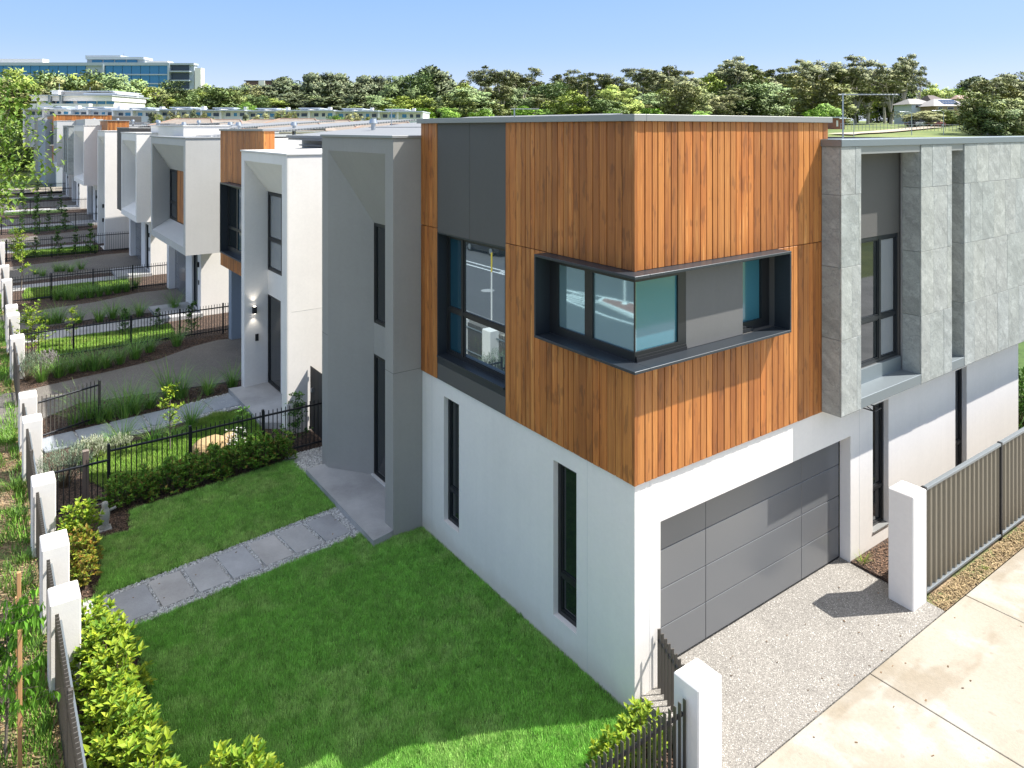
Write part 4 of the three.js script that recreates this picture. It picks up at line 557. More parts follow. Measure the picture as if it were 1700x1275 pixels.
{ const L = [], pv = [-5.92, -5.32, -4.72, -4.1, -3.49, -2.87, -2.26, -1.62]; fill(PATH1, 2600, (x, z, r) => { for (const p of pv) if (Math.abs(x - p) < 0.27 && Math.abs(z - (-6.88 - (p + 6.3) * 0.098)) < 0.46) return; const s = 0.010 + 0.013 * r(), k = 0.26 + 0.4 * r(); L.push({ p: [x, -0.272 + 0.006 * r(), z], r: [r() * 6, r() * 6, r() * 6], s: [s, s * 0.7, s * 1.2], c: [k, k * 0.985, k * 0.95] }); }, 3);
  fill([[-1.35, -11.2], [-0.0, -11.2], [-0.0, -10.1], [-0.9, -9.95], [-1.15, -10.0]], 2200, (x, z, r) => { const s = 0.012 + 0.016 * r(), k = 0.32 + 0.4 * r(); L.push({ p: [x, -0.272 + 0.006 * r(), z], r: [r() * 6, r() * 6, r() * 6], s: [s, s * 0.7, s * 1.2], c: [k, k * 0.98, k * 0.93] }); }, 4);
  instances('pebbles', 'white and grey pebbles between the stepping stones and beside the porch', 'pebbles', pebbleG, std([1, 1, 1], 0.8), L); }
structure('gravel_bed', flat([[-1.37, -11.25], [0.0, -11.25], [0.0, -10.0], [-1.15, -9.95]], -0.282, 0.05), M.gravelBase);
// turf
function tuft(n, h, rad, w, seed) { const r = mulberry(seed), p = [], nn = []; for (let i = 0; i < n; i++) { const a = r() * 6.28, q = Math.sqrt(r()) * rad, x = Math.cos(a) * q, z = Math.sin(a) * q, b = r() * 6.28, le = h * (0.6 + 0.6 * r()), dx = Math.cos(b), dz = Math.sin(b), bend = le * (0.25 + 0.6 * r()); const px = -dz * w, pz = dx * w; p.push(x - px, 0, z - pz, x + px, 0, z + pz, x + dx * bend, le, z + dz * bend); } const g = new THREE.BufferGeometry(); g.setAttribute('position', new THREE.Float32BufferAttribute(p, 3)); g.computeVertexNormals(); return g; }
const grassMat = new THREE.MeshPhysicalMaterial({ color: 0xffffff, roughness: 0.6, side: THREE.DoubleSide });
const tuft1 = tuft(15, 0.05, 0.05, 0.0042, 5);
function turf(name, label, P, y, dens, seed, base = [0.055, 0.115, 0.014], dry = [0.15, 0.17, 0.055], S = 1) { const L = []; fill(P, dens, (x, z, r) => { const n = fbm(x / 9 + 3, z / 9 + 3, 9, 9, 4, 7), m = fbm(x / 2 + 7, z / 2 + 7, 8, 8, 3, 17), k = (0.5 + 1.0 * r()) * (0.8 + 0.4 * m), c = mix3(base, dry, clamp(0.6 * smooth(0.46, 0.70, n) * smooth(0.35, 0.7, m) + (r() < 0.1 ? 0.6 : 0.12 * r()))); const s = S * (0.8 + 0.5 * r()); L.push({ p: [x + (r() - 0.5) * 0.09, y, z + (r() - 0.5) * 0.09], r: [0, r() * 6.28, 0], s: [s, s, s], c: mul(c, k) }); }, seed); return instances(name, label, 'grass', tuft1, grassMat, L); }
turf('grass', 'lush green turf between the stepping-stone path and the white house wall', LAWN_B, -0.267, 1150, 21, [0.20, 0.47, 0.062], [0.34, 0.50, 0.14]);
turf('grass', 'lighter smooth green turf between the dark hedge and the stepping-stone path', LAWN_A, -0.267, 1150, 22, [0.25, 0.50, 0.08], [0.38, 0.50, 0.15]);
{ // bark chips on the beds that lie open
  const L = [], chip = (x, z, r) => { const k = 0.25 + 0.9 * r(); L.push({ p: [x, -0.297 + 0.02 * r(), z], r: [(r() - 0.5) * 0.9, r() * 6.28, (r() - 0.5) * 0.9], s: [0.016 + 0.034 * r(), 0.006, 0.010 + 0.012 * r()], c: mul([0.17, 0.105, 0.068], k) }); };
  fill([[-6.3, -7.7], [-5.75, -7.7], [-5.55, -9.6], [-4.95, -9.65], [-4.85, -10.55], [-1.2, -10.9], [-1.3, -11.25], [-6.3, -11.2]], 900, chip, 31); fill([[-6.3, -6.1], [-5.4, -5.7], [-5.5, 0.5], [0, 0.5], [0.4, 1.1], [-6.3, 1.2]], 700, chip, 32);
  fill([[5.7, 0.06], [5.7, 0.85], [8, 0.95], [8, 0.06]], 1200, (x, z, r) => { chip(x, z, r); L[L.length - 1].p[1] += 0.31; L[L.length - 1].c = mul(L[L.length - 1].c, 1.6); }, 33);
  for (const [s, P] of [[34, [[-6.3, -16.4], [-3, -16.6], [-1, -17], [-0.9, -17.6], [-2.9, -18], [-5.1, -18.5], [-6.2, -17.6]]], [35, [[-6.3, -20.9], [-3.8, -21.4], [-2.3, -21.8], [-0.8, -22.8], [0.8, -23], [0.8, -23.9], [-6.3, -23.9]]]]) fill(P, 350, chip, s);
  instances('bark_mulch', 'dark brown bark mulch on the garden beds', 'mulch', new THREE.BoxGeometry(1, 1, 1), std([1, 1, 1], 0.95), L); }
{ // straw-coloured litter on the strip under the corrugated fence and on the verge
  const L = []; fill([[5.8, 1.3], [16, 1.3], [16, 1.62], [5.8, 1.62]], 1500, (x, z, r) => { const k = 0.5 + r(); L.push({ p: [x, -0.085 + 0.03 * r(), z], r: [(r() - 0.5), r() * 6.28, (r() - 0.5)], s: [0.02 + 0.05 * r(), 0.005, 0.008 + 0.01 * r()], c: mul([0.34, 0.25, 0.13], k) }); }, 36);
  fill([[-8.3, -30], [-6.6, -30], [-6.6, 1], [-8.3, 1]], 260, (x, z, r) => { const k = 0.4 + r(); L.push({ p: [x, -0.298 + 0.02 * r(), z], r: [(r() - 0.5), r() * 6.28, (r() - 0.5)], s: [0.02 + 0.06 * r(), 0.006, 0.01 + 0.014 * r()], c: mul([0.32, 0.21, 0.11], k) }); }, 37);
  instances('dry_litter', 'dry straw and bark litter on the bare soil along the fences', 'litter', new THREE.BoxGeometry(1, 1, 1), std([1, 1, 1], 0.95), L); }
{ const L = []; const r = mulberry(55); for (let i = 0; i < 2600; i++) { const z = 1 - 40 * r(), x = -6.75 - 1.5 * r() * r(); if (fbm(x / 4 + 9, z / 6 + 9, 12, 12, 4, 3) < 0.5) continue; const s = 1 + 2.4 * r(); L.push({ p: [x, -0.31, z], r: [0, r() * 6.28, 0], s: [s, s * 1.2, s], c: mul([0.16, 0.32, 0.035], 0.5 + r()) }); } instances('verge_grass', 'patchy green grass and weeds on the verge outside the street fence', 'grass', tuft1, grassMat, L); }
{ // a few fallen leaves and specks on the paved areas
  const L = []; const sp = (x0, x1, z0, z1, n, seed, y) => { const r = mulberry(seed); for (let i = 0; i < n; i++) { const x = x0 + (x1 - x0) * r(), z = z0 + (z1 - z0) * r(), k = 0.4 + r(); L.push({ p: [x, y(x, z) + 0.004, z], r: [(r() - 0.5) * 0.3, r() * 6.28, (r() - 0.5) * 0.3], s: [0.015 + 0.03 * r(), 0.003, 0.010 + 0.014 * r()], c: mul([0.20, 0.12, 0.06], k) }); } };
  sp(0.3, 5.7, 0.05, 1.6, 26, 301, (x, z) => -0.058 * z); sp(-2, 12, 1.7, 5.5, 70, 302, () => -0.10); sp(-6.2, -1.2, -7.6, -6.6, 12, 303, () => -0.25); sp(-5, 0.8, -22, -18.2, 24, 304, () => -0.262);
  instances('fallen_leaves', 'scattered small dry leaves on the lane, the apron and the driveway', 'leaves', new THREE.BoxGeometry(1, 1, 1), std([1, 1, 1], 0.9), L); }
// second garden: lawn, bluish path, driveway
const LAWN_2 = [[-5.55, -14.1], [-5.4, -12.7], [-5.0, -11.45], [-1.25, -11.45], [-1.15, -14.9], [-1.95, -15.2], [-3.0, -14.6], [-4.3, -14.3]];
structure('lawn', flat(LAWN_2, -0.262, 0.05), M.turf); turf('grass', 'sunlit green grass strip behind the black metal fence in the second garden', LAWN_2, -0.265, 500, 23, [0.17, 0.32, 0.03], [0.26, 0.33, 0.07], 1.3);
{ const P = [[-6.3, -16.02], [-3.0, -16.42], [-1.16, -16.75], [-1.07, -15.3], [-4.0, -14.96], [-6.3, -15.3]]; const p = structure('gravel_path', flat(P, -0.272, 0.05), M.gravelBase);
  for (let i = 0; i < 6; i++) { const x0 = -6.25 + i * 0.86, z = -15.62 - i * 0.07; lpart(p, 'paver', cb(-0.40, 0.40, -0.03, 0.02, -0.52, 0.52, 0.006), std([0.78, 0.86, 0.96], 0.8, { map: slabMap, bumpMap: stuccoBump, bumpScale: 0.004 }), [x0 + 0.42, -0.264, z], 0.07); }
  const L = []; fill(P, 500, (x, z, r) => { const s = 0.014 + 0.02 * r(), k = 0.3 + 0.4 * r(); L.push({ p: [x, -0.268, z], r: [r() * 6, r() * 6, r() * 6], s: [s, s * 0.6, s], c: [k, k, k * 0.97] }); }, 41); instances('pebbles', 'pale pebbles between the blue-grey pavers of the second garden', 'pebbles', pebbleG, std([1, 1, 1], 0.8), L); }
structure('driveway', flat([[-10.2, -17.0], [-6.6, -17.4], [-6.2, -17.65], [-5.1, -18.5], [-2.93, -18.1], [-0.5, -17.75], [0.98, -17.45], [0.98, -22.7], [0.55, -22.95], [0.0, -23.0], [-0.85, -22.7], [-2.36, -21.7], [-3.87, -21.3], [-6.4, -20.77], [-10.2, -21.0]], -0.262, 0.06), M.aggDark);
[[-24.0, -35.1], [-35.1, -47.8], [-47.8, -60], [-60, -72], [-72, -84.5], [-84.5, -92.2]].forEach(([zn, zf], i) => {
  const y = groundY((zn + zf) / 2), sl = (pts, dy, mat, name) => { const g = flat(pts, 0, 0.06), p = g.attributes.position; for (let k = 0; k < p.count; k++) p.setY(k, p.getY(k) + groundY(p.getZ(k)) + dy); g.computeVertexNormals(); return structure(name, g, mat); };
  sl([[-6.6, zn], [2.9, zn], [2.9, zf], [-6.6, zf]], -0.03, M.mulch, 'garden_bed');
  const lw = [[-5.8, zn - 0.5], [-1.2, zn - 0.4], [-1.0, zn - 2.6], [-5.6, zn - 2.9]]; sl(lw, 0.01, M.turf, 'lawn');
  if (i < 3) turf('grass', `bright green grass strip in the ${ord(i + 2)} front garden of the row`, lw, y - 0.0 + (i === 0 ? 0 : 0), 260, 60 + i, [0.20, 0.36, 0.035], [0.28, 0.34, 0.07], 1.7);
  sl([[-6.3, zn - 3.1], [-1.1, zn - 3.0], [-1.1, zn - 4.4], [-6.3, zn - 4.5]], 0.0, M.slab, 'garden_path');
  sl([[-10.2, zn - 5.0], [-6.5, zn - 5.2], [-3, zn - 5.7], [1.0, zn - 5.0], [1.0, zf + 1.0], [-1.0, zf + 0.9], [-3.0, zf + 1.9], [-6.5, zf + 2.4], [-10.2, zf + 2.2]], 0.006, M.aggDark, 'driveway');
});

// ---------------------------------------------------------------- plants
class Leaves { constructor() { this.p = []; this.c = []; }
  leaf(b, d, len, wid, c, fold = 0.25, droop = 0.15) {       // base, direction
    const up = Math.abs(d.y) > 0.93 ? V(1, 0, 0) : V(0, 1, 0), s = up.clone().cross(d).normalize(), n = d.clone().cross(s).normalize();
    const P = (a, q, e) => [b.x + d.x * a + s.x * q + n.x * e, b.y + d.y * a + s.y * q + n.y * e, b.z + d.z * a + s.z * q + n.z * e];
    const B = P(0, 0, 0), m = P(len * 0.5, 0, -wid * fold * 0.5), l = P(len * 0.48, -wid / 2, wid * fold * 0.5), r = P(len * 0.48, wid / 2, wid * fold * 0.5), t = P(len, 0, -len * droop);
    for (const q of [B, l, m, B, m, r, l, t, m, m, t, r]) { this.p.push(...q); this.c.push(...c); } }
  card(b, d, len, wid, c) { const s = V(-d.z, rnd() - 0.5, d.x).normalize().multiplyScalar(wid / 2); const e = d.clone().multiplyScalar(len), q = [b.clone().sub(s), b.clone().add(s), b.clone().add(e).add(s.clone().multiplyScalar(0.3)), b.clone().add(e).sub(s.clone().multiplyScalar(0.3))]; for (const i of [0, 1, 2, 0, 2, 3]) { this.p.push(q[i].x, q[i].y, q[i].z); this.c.push(...c); } }
  blade(b, dir, len, w, c, curve) { const k = 4; let prev = null; const s = V(-dir.z, 0, dir.x).multiplyScalar(w / 2), h = V(dir.x, 0, dir.z); for (let i = 0; i <= k; i++) { const t = i / k, a = dir.y * 1.2 - curve * t; const q = b.clone().addScaledVector(h, len * t * (0.25 + curve * 0.55 * t)).add(V(0, len * t * (1 - curve * 0.42 * t), 0)), ww = s.clone().multiplyScalar(1 - 0.92 * t), L = q.clone().sub(ww), Rr = q.clone().add(ww); if (prev) for (const v of [prev[0], prev[1], Rr, prev[0], Rr, L]) { this.p.push(v.x, v.y, v.z); this.c.push(...c); } prev = [L, Rr]; } }
  cardN(b, d, len, wid, c, n) { const s = V(d.y - d.z, d.z - d.x, d.x - d.y).normalize().multiplyScalar(wid / 2), e = d.clone().multiplyScalar(len), q = [b.clone().sub(s), b.clone().add(s), b.clone().add(e).addScaledVector(s, 0.4), b.clone().add(e).addScaledVector(s, -0.4)]; const fl = s.clone().cross(d).dot(n) < 0; this.n ??= []; for (const i of fl ? [0, 2, 1, 0, 3, 2] : [0, 1, 2, 0, 2, 3]) { this.p.push(q[i].x, q[i].y, q[i].z); this.c.push(...c); this.n.push(n.x, n.y, n.z); } }
  geo() { const g = new THREE.BufferGeometry(); if (this.n) { g.setAttribute('position', new THREE.Float32BufferAttribute(this.p, 3)); g.setAttribute('color', new THREE.Float32BufferAttribute(this.c, 3)); g.setAttribute('normal', new THREE.Float32BufferAttribute(this.n, 3)); return g; } g.setAttribute('position', new THREE.Float32BufferAttribute(this.p, 3)); g.setAttribute('color', new THREE.Float32BufferAttribute(this.c, 3)); g.computeVertexNormals(); return g; } }
const leafMat = new THREE.MeshPhysicalMaterial({ vertexColors: true, roughness: 0.62, specularIntensity: 0.5, transmission: 0.3, thickness: 0, side: THREE.DoubleSide });
const bladeMat = new THREE.MeshPhysicalMaterial({ vertexColors: true, roughness: 0.55, transmission: 0.2, thickness: 0, side: THREE.DoubleSide });
const farLeaf = new THREE.MeshStandardMaterial({ vertexColors: true, roughness: 0.7, side: THREE.DoubleSide });
const sph = (ymin = -0.2) => { for (;;) { const v = V(R(-1, 1), R(ymin, 1), R(-1, 1)); if (v.length() <= 1 && v.length() > 0.2) return v; } };
const pal = (P) => { const t = rnd(), a = P[Math.floor(rnd() * P.length)], b = P[Math.floor(rnd() * P.length)]; return mul(mix3(a, b, t), 0.8 + 0.4 * rnd()); };
const YG = [[0.30, 0.40, 0.02], [0.19, 0.33, 0.018], [0.40, 0.46, 0.03], [0.10, 0.22, 0.014]], DG = [[0.05, 0.14, 0.018], [0.09, 0.23, 0.022], [0.13, 0.29, 0.03], [0.045, 0.10, 0.015]], YO = [[0.26, 0.34, 0.03], [0.40, 0.36, 0.04], [0.36, 0.20, 0.035], [0.15, 0.25, 0.02]];
const youngMats = [0, 1, 2, 3].map(i => new THREE.MeshPhysicalMaterial({ color: col(...[[0.34, 0.43, 0.025], [0.23, 0.36, 0.02], [0.43, 0.48, 0.035], [0.14, 0.27, 0.016]][i]), roughness: 0.6, specularIntensity: 0.5, transmission: 0.3, thickness: 0, side: THREE.DoubleSide }));
const oneLeaf = [0.25, 0.45].map(f => { const L = new Leaves(); L.leaf(V(0, 0, 0), V(0, 0, 1), 0.115, 0.058, [1, 1, 1], f, 0.2); const g = L.geo(); g.deleteAttribute('color'); return g; });
// broad-leaved shrub: shoots that end in rosettes of leaves
function makeShrub(name, o) {
  rnd = mulberry(o.seed); const t = new THREE.Group(); t.name = name; const L = new Leaves(), st = []; let single = 0;
  for (let i = 0; i < o.shoots; i++) {
    const d = sph(0), e = V(d.x * o.rx, 0.12 * o.h + Math.max(0.05, d.y) * o.h * 0.92, d.z * o.rz), out = V(d.x, 0.55 + d.y, d.z).normalize(), b = V(e.x * 0.25, 0.02, e.z * 0.25);
    if (i % 3 === 0) st.push(rod(b.toArray(), e.toArray(), 0.008, 0.003, 4));
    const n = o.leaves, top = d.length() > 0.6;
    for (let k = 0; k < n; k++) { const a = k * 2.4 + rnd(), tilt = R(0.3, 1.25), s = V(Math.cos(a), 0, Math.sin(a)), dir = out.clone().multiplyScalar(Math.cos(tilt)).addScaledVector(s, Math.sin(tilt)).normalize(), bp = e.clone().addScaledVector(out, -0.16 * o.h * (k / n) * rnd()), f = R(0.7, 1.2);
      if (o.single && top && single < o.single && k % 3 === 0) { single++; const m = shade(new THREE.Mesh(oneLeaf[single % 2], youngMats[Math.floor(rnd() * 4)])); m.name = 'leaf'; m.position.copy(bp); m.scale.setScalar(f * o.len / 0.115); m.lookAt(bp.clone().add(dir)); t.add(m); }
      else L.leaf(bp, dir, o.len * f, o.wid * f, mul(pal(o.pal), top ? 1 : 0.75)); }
  }
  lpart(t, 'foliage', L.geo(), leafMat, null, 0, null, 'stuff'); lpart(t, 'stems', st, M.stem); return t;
}
function makeClump(name, o) { rnd = mulberry(o.seed); const t = new THREE.Group(); t.name = name; const L = new Leaves(); for (let i = 0; i < o.n; i++) { const a = rnd() * 6.28, q = rnd() * o.rad; L.blade(V(Math.cos(a) * q, 0, Math.sin(a) * q), V(Math.cos(a + R(-0.5, 0.5)), 1, Math.sin(a + R(-0.5, 0.5))), o.len * R(0.55, 1.1), o.w, pal(o.pal), R(0.3, o.curve ?? 1.1)); } lpart(t, 'blades', L.geo(), bladeMat, null, 0, null, 'stuff'); return t; }
function makeNeedle(name, o) { rnd = mulberry(o.seed); const t = new THREE.Group(); t.name = name; const L = new Leaves(), st = []; for (let i = 0; i < o.n; i++) { const d = sph(0), e = V(d.x * o.rx, o.h * (0.25 + 0.75 * d.y), d.z * o.rz), up = V(d.x * 0.35, 1, d.z * 0.35).normalize(); for (let k = 0; k < 9; k++) { const a = rnd() * 6.28, b = e.clone().addScaledVector(up, k * 0.018); L.card(b, up.clone().addScaledVector(V(Math.cos(a), 0, Math.sin(a)), 0.8).normalize(), o.len, o.w, pal(o.pal)); } if (i % 8 === 0) st.push(rod([e.x * 0.2, 0, e.z * 0.2], e.toArray(), 0.006, 0.003, 4)); } lpart(t, 'foliage', L.geo(), bladeMat, null, 0, null, 'stuff'); lpart(t, 'stems', st, M.stem); return t; }
function makeSapling(name, o) { rnd = mulberry(o.seed); const t = new THREE.Group(); t.name = name; const L = new Leaves(), tr = [rod([0, 0, 0], [0.03, o.h * 0.55, 0.02], o.tr ?? 0.018, (o.tr ?? 0.018) * 0.7), rod([0.03, o.h * 0.55, 0.02], [0, o.h * 0.97, 0], (o.tr ?? 0.018) * 0.7, 0.005)]; for (let i = 0; i < o.br; i++) { const y = o.h * R(o.lo ?? 0.35, 0.98), a = i * 2.4 + rnd(), s = o.r * (1.15 - 0.75 * (y / o.h)) * R(0.5, 1.1), e = V(Math.cos(a) * s, y + s * R(o.up0 ?? 0.2, 0.8), Math.sin(a) * s), b = V(0.02, y, 0.01); tr.push(rod(b.toArray(), e.toArray(), 0.006, 0.003, 4)); for (let k = 0; k < o.lv; k++) { const f = R(0.25, 1.05), p = b.clone().lerp(e, f), d = o.droop ? V(R(-0.5, 0.5), -1, R(-0.5, 0.5)) : V(R(-1, 1), R(-0.2, 1), R(-1, 1)); L.leaf(p.add(V(R(-0.04, 0.04), R(-0.03, 0.03), R(-0.04, 0.04))), d.normalize(), o.len * R(0.7, 1.2), o.wid * R(0.8, 1.2), pal(o.pal), 0.25, 0.1); } } lpart(t, 'trunk', tr, M.bark); lpart(t, 'foliage', L.geo(), leafMat, null, 0, null, 'stuff'); return t; }
function put(proto, x, y, z, label, category, o = {}) { const c = proto.used ? proto.clone() : proto; proto.used = true; c.name = numbered(proto.name.replace(/_\d{3}$/, '')); c.position.set(x, y, z); c.rotation.y = o.rot ?? (x * 7.3 + z * 3.1); const s = o.s ?? 1; c.scale.set(s, o.sy ?? s, s); tag(c, label, category, o.group); scene.add(c); return c; }
const protoOf = (f, name, o) => { const p = f(name, o); p.kindName = name; return p; };
const G = -0.29;
{ // yellow-green hedge inside the street fence
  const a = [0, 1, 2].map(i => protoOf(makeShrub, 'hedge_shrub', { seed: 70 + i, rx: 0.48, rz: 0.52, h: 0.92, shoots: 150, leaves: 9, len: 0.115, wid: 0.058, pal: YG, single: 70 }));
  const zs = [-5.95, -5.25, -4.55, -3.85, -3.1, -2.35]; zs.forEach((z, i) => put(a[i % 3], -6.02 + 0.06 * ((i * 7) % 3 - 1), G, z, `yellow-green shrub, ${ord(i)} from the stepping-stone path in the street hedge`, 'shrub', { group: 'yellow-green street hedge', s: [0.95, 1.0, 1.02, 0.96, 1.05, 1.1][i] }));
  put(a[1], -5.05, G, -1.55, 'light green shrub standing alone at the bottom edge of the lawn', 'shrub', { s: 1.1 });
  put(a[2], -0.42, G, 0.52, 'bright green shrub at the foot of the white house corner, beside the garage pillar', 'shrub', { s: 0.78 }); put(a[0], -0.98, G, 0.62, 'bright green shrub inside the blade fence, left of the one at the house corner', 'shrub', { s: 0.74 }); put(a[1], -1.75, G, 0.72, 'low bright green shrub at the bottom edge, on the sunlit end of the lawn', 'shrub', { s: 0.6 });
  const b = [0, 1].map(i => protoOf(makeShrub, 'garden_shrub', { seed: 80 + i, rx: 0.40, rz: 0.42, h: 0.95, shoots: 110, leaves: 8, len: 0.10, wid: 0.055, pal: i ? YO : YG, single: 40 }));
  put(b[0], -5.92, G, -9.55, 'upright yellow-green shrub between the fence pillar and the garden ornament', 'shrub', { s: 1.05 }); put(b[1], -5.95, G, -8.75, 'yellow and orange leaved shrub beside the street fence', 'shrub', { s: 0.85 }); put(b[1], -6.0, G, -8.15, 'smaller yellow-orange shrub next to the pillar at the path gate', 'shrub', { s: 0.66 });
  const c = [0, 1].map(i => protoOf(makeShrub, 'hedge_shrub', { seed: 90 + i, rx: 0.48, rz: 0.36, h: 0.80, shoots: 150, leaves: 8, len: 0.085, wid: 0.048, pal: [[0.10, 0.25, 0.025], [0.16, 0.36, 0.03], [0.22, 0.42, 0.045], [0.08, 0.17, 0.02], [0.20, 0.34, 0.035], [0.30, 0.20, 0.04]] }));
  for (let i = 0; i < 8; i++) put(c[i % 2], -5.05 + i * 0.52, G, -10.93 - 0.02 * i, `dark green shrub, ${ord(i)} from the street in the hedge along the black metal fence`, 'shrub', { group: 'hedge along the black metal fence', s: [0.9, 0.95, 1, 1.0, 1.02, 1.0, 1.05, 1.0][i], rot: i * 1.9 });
  const s = protoOf(makeSapling, 'climbing_shrub', { seed: 95, h: 1.35, r: 0.4, br: 34, lv: 16, len: 0.085, wid: 0.05, pal: DG, lo: 0.1 }); put(s, -0.75, G, -11.75, 'dark slender shrub behind the black fence near the grey portal', 'shrub'); put(s, -2.05, G, -12.0, 'light topped slender shrub behind the middle of the black fence', 'shrub', { s: 0.85 });
}
{ // second garden
  const lav = protoOf(makeNeedle, 'lavender_bush', { seed: 101, n: 420, rx: 0.55, rz: 0.6, h: 0.85, len: 0.05, w: 0.010, pal: [[0.16, 0.23, 0.13], [0.24, 0.31, 0.20], [0.11, 0.17, 0.085]] }); put(lav, -5.95, G, -12.75, 'grey-green lavender bush behind the low black fence section', 'bush', { s: 1.1 }); { const [x, z] = gp(47, 630); put(lav, x, G, z, 'feathery grey-green bush at the street end of the second driveway', 'bush', { s: 0.85, sy: 1.05 }); }
  const cr = protoOf(makeNeedle, 'silver_bush', { seed: 102, n: 170, rx: 0.36, rz: 0.34, h: 0.42, len: 0.055, w: 0.018, pal: [[0.38, 0.41, 0.26], [0.30, 0.35, 0.19], [0.45, 0.46, 0.33]] }); { const [x, z] = gp(150, 762); put(cr, x, G, z, 'creamy grey rounded bush at the edge of the blue-grey path', 'bush', { s: 1.15 }); } { const [x, z] = gp(200, 745); put(cr, x, G, z, 'small creamy bush right of the larger creamy bush by the blue-grey path', 'bush', { s: 0.8 }); } { const [x, z] = gp(80, 622); put(protoOf(makeNeedle, 'purple_bush', { seed: 103, n: 170, rx: 0.36, rz: 0.34, h: 0.8, len: 0.05, w: 0.016, pal: [[0.34, 0.28, 0.29], [0.24, 0.20, 0.19], [0.42, 0.36, 0.37]] }), x, G, z, 'pale purple-grey bush by the second driveway', 'bush', {}); }
  const gr = [0, 1, 2].map(i => protoOf(makeClump, 'grass_clump', { seed: 110 + i, n: 120, rad: 0.16, len: [0.95, 1.1, 0.8][i], w: 0.017, pal: [[0.12, 0.29, 0.045], [0.19, 0.40, 0.05], [0.28, 0.46, 0.07], [0.08, 0.18, 0.03]] }));
  const rowOf = (pts, y, where, s = 1) => pts.forEach(([px, py], i) => { const [x, z] = gp(px, py, y); put(gr[(i * 2 + pts.length) % 3], x, y - 0.02, z, `strappy grass clump, ${ord(i)} from street, ${where}`, 'grass clump', { group: 'strappy grass clumps in the garden beds', s: 1.15 * s * (0.85 + 0.3 * ((i * 37) % 10) / 10) }); });
  rowOf([[125, 705], [148, 700], [165, 699], [182, 694], [206, 690], [226, 684], [249, 676], [282, 660], [300, 659], [346, 653], [386, 641]], -0.27, 'bed between blue-grey path and second driveway', 1);
  rowOf([[70, 632], [100, 624], [120, 617], [140, 614], [158, 613], [177, 609], [199, 603], [224, 594], [249, 583], [294, 573]], -0.27, 'far edge of the second driveway', 0.95);
  rowOf([[184, 742], [205, 738], [255, 735], [290, 732], [318, 708]], -0.27, 'near edge of the blue-grey path', 0.75);
  rowOf([[70, 536], [85, 538], [99, 536], [130, 535], [165, 533], [188, 528], [209, 530], [232, 524], [290, 514]], -0.27, 'near edge of the third driveway', 0.95);
  rowOf([[95, 497], [110, 496], [122, 497], [136, 494], [150, 493], [165, 491], [180, 488], [195, 485], [210, 483], [225, 478]], -0.27, 'far edge of the third driveway', 0.9);
  rowOf([[60, 456], [72, 459], [95, 452], [105, 451], [118, 452], [135, 448]], -0.2, 'near edge of the fourth driveway', 0.8);
  const sap = protoOf(makeSapling, 'sapling', { seed: 121, h: 1.55, r: 0.42, br: 16, lv: 15, len: 0.11, wid: 0.05, pal: YG, lo: 0.3 }); { const [x, z] = gp(283, 748); put(sap, x, G, z, 'young sapling with bright leaves above the black metal fence', 'sapling', { s: 1.1 }); } { const [x, z] = gp(120, 575); put(sap, x, G, z, 'thin yellow-green sapling behind the black fence of the third garden', 'sapling', { s: 0.95 }); } { const [x, z] = gp(36, 482); put(sap, x, G, z, 'tall yellow-green sapling at the street end of the third driveway', 'sapling', { s: 1.55 }); }
  const bigY = protoOf(makeSapling, 'yellow_bush', { seed: 122, h: 1.7, r: 0.75, br: 60, lv: 18, len: 0.10, wid: 0.055, pal: YG, lo: 0.15 }); { const [x, z] = gp(55, 590); put(bigY, x, G, z, 'large bright yellow-green bush behind the second driveway at the street fence', 'bush', { s: 1.05 }); } { const [x, z] = gp(30, 430, 0); put(bigY, x, -0.1, z, 'yellow-green bush by the street fence of the fourth garden', 'bush', { s: 1.1 }); }
  const drk = protoOf(makeSapling, 'dark_shrub', { seed: 123, h: 1.3, r: 0.42, br: 40, lv: 16, len: 0.09, wid: 0.05, pal: DG, lo: 0.08 }); { const [x, z] = gp(318, 556); put(drk, x, G, z, 'dark green shrub against the black fence near the second garage', 'shrub'); } { const [x, z] = gp(208, 553); put(drk, x, G, z, 'slender dark shrub behind the middle of the second dividing fence', 'shrub', { s: 0.75 }); } { const [x, z] = gp(262, 548); put(drk, x, G, z, 'slender dark shrub left of the darkest shrub at the second dividing fence', 'shrub', { s: 0.7 }); }
  const colm = protoOf(makeSapling, 'column_shrub', { seed: 124, h: 1.7, r: 0.34, br: 34, lv: 12, len: 0.12, wid: 0.07, pal: [...DG, [0.13, 0.22, 0.03]], lo: 0.06 });
  [[-47.5, [60, 96, 126, 150], 'fourth'], [-59.7, [35, 60, 79, 107], 'fifth'], [-71.7, [40, 62, 100], 'sixth'], [-84.2, [36, 62, 84], 'seventh']].forEach(([z, ps, n]) => ps.forEach((px, i) => { let x = -6; for (let k = 0; k < 80; k++) { x = -6.2 + k * 0.09; if (pxOf(x, z) > px) break; } put(colm, x, groundY(z) - 0.02, z, `slender upright shrub, ${ord(i)} from the street along the ${n} dividing fence`, 'shrub', { group: 'slender shrubs along the dividing fences', s: 0.95 + 0.2 * (i % 2), rot: i * 1.7 + z }); }));
  const wd = protoOf(makeClump, 'weed_tuft', { seed: 130, n: 46, rad: 0.07, len: 0.28, w: 0.010, pal: YG }); put(wd, 5.80, -0.03, 0.16, 'small green weed at the foot of the garage jamb', 'weed'); put(wd, 6.75, 0.0, 0.32, 'tiny green weed on the mulch behind the tall white pillar', 'weed', { s: 0.6 }); put(wd, 7.6, -0.09, 1.52, 'small green weed on the straw strip below the corrugated fence', 'weed', { s: 0.45 });
}
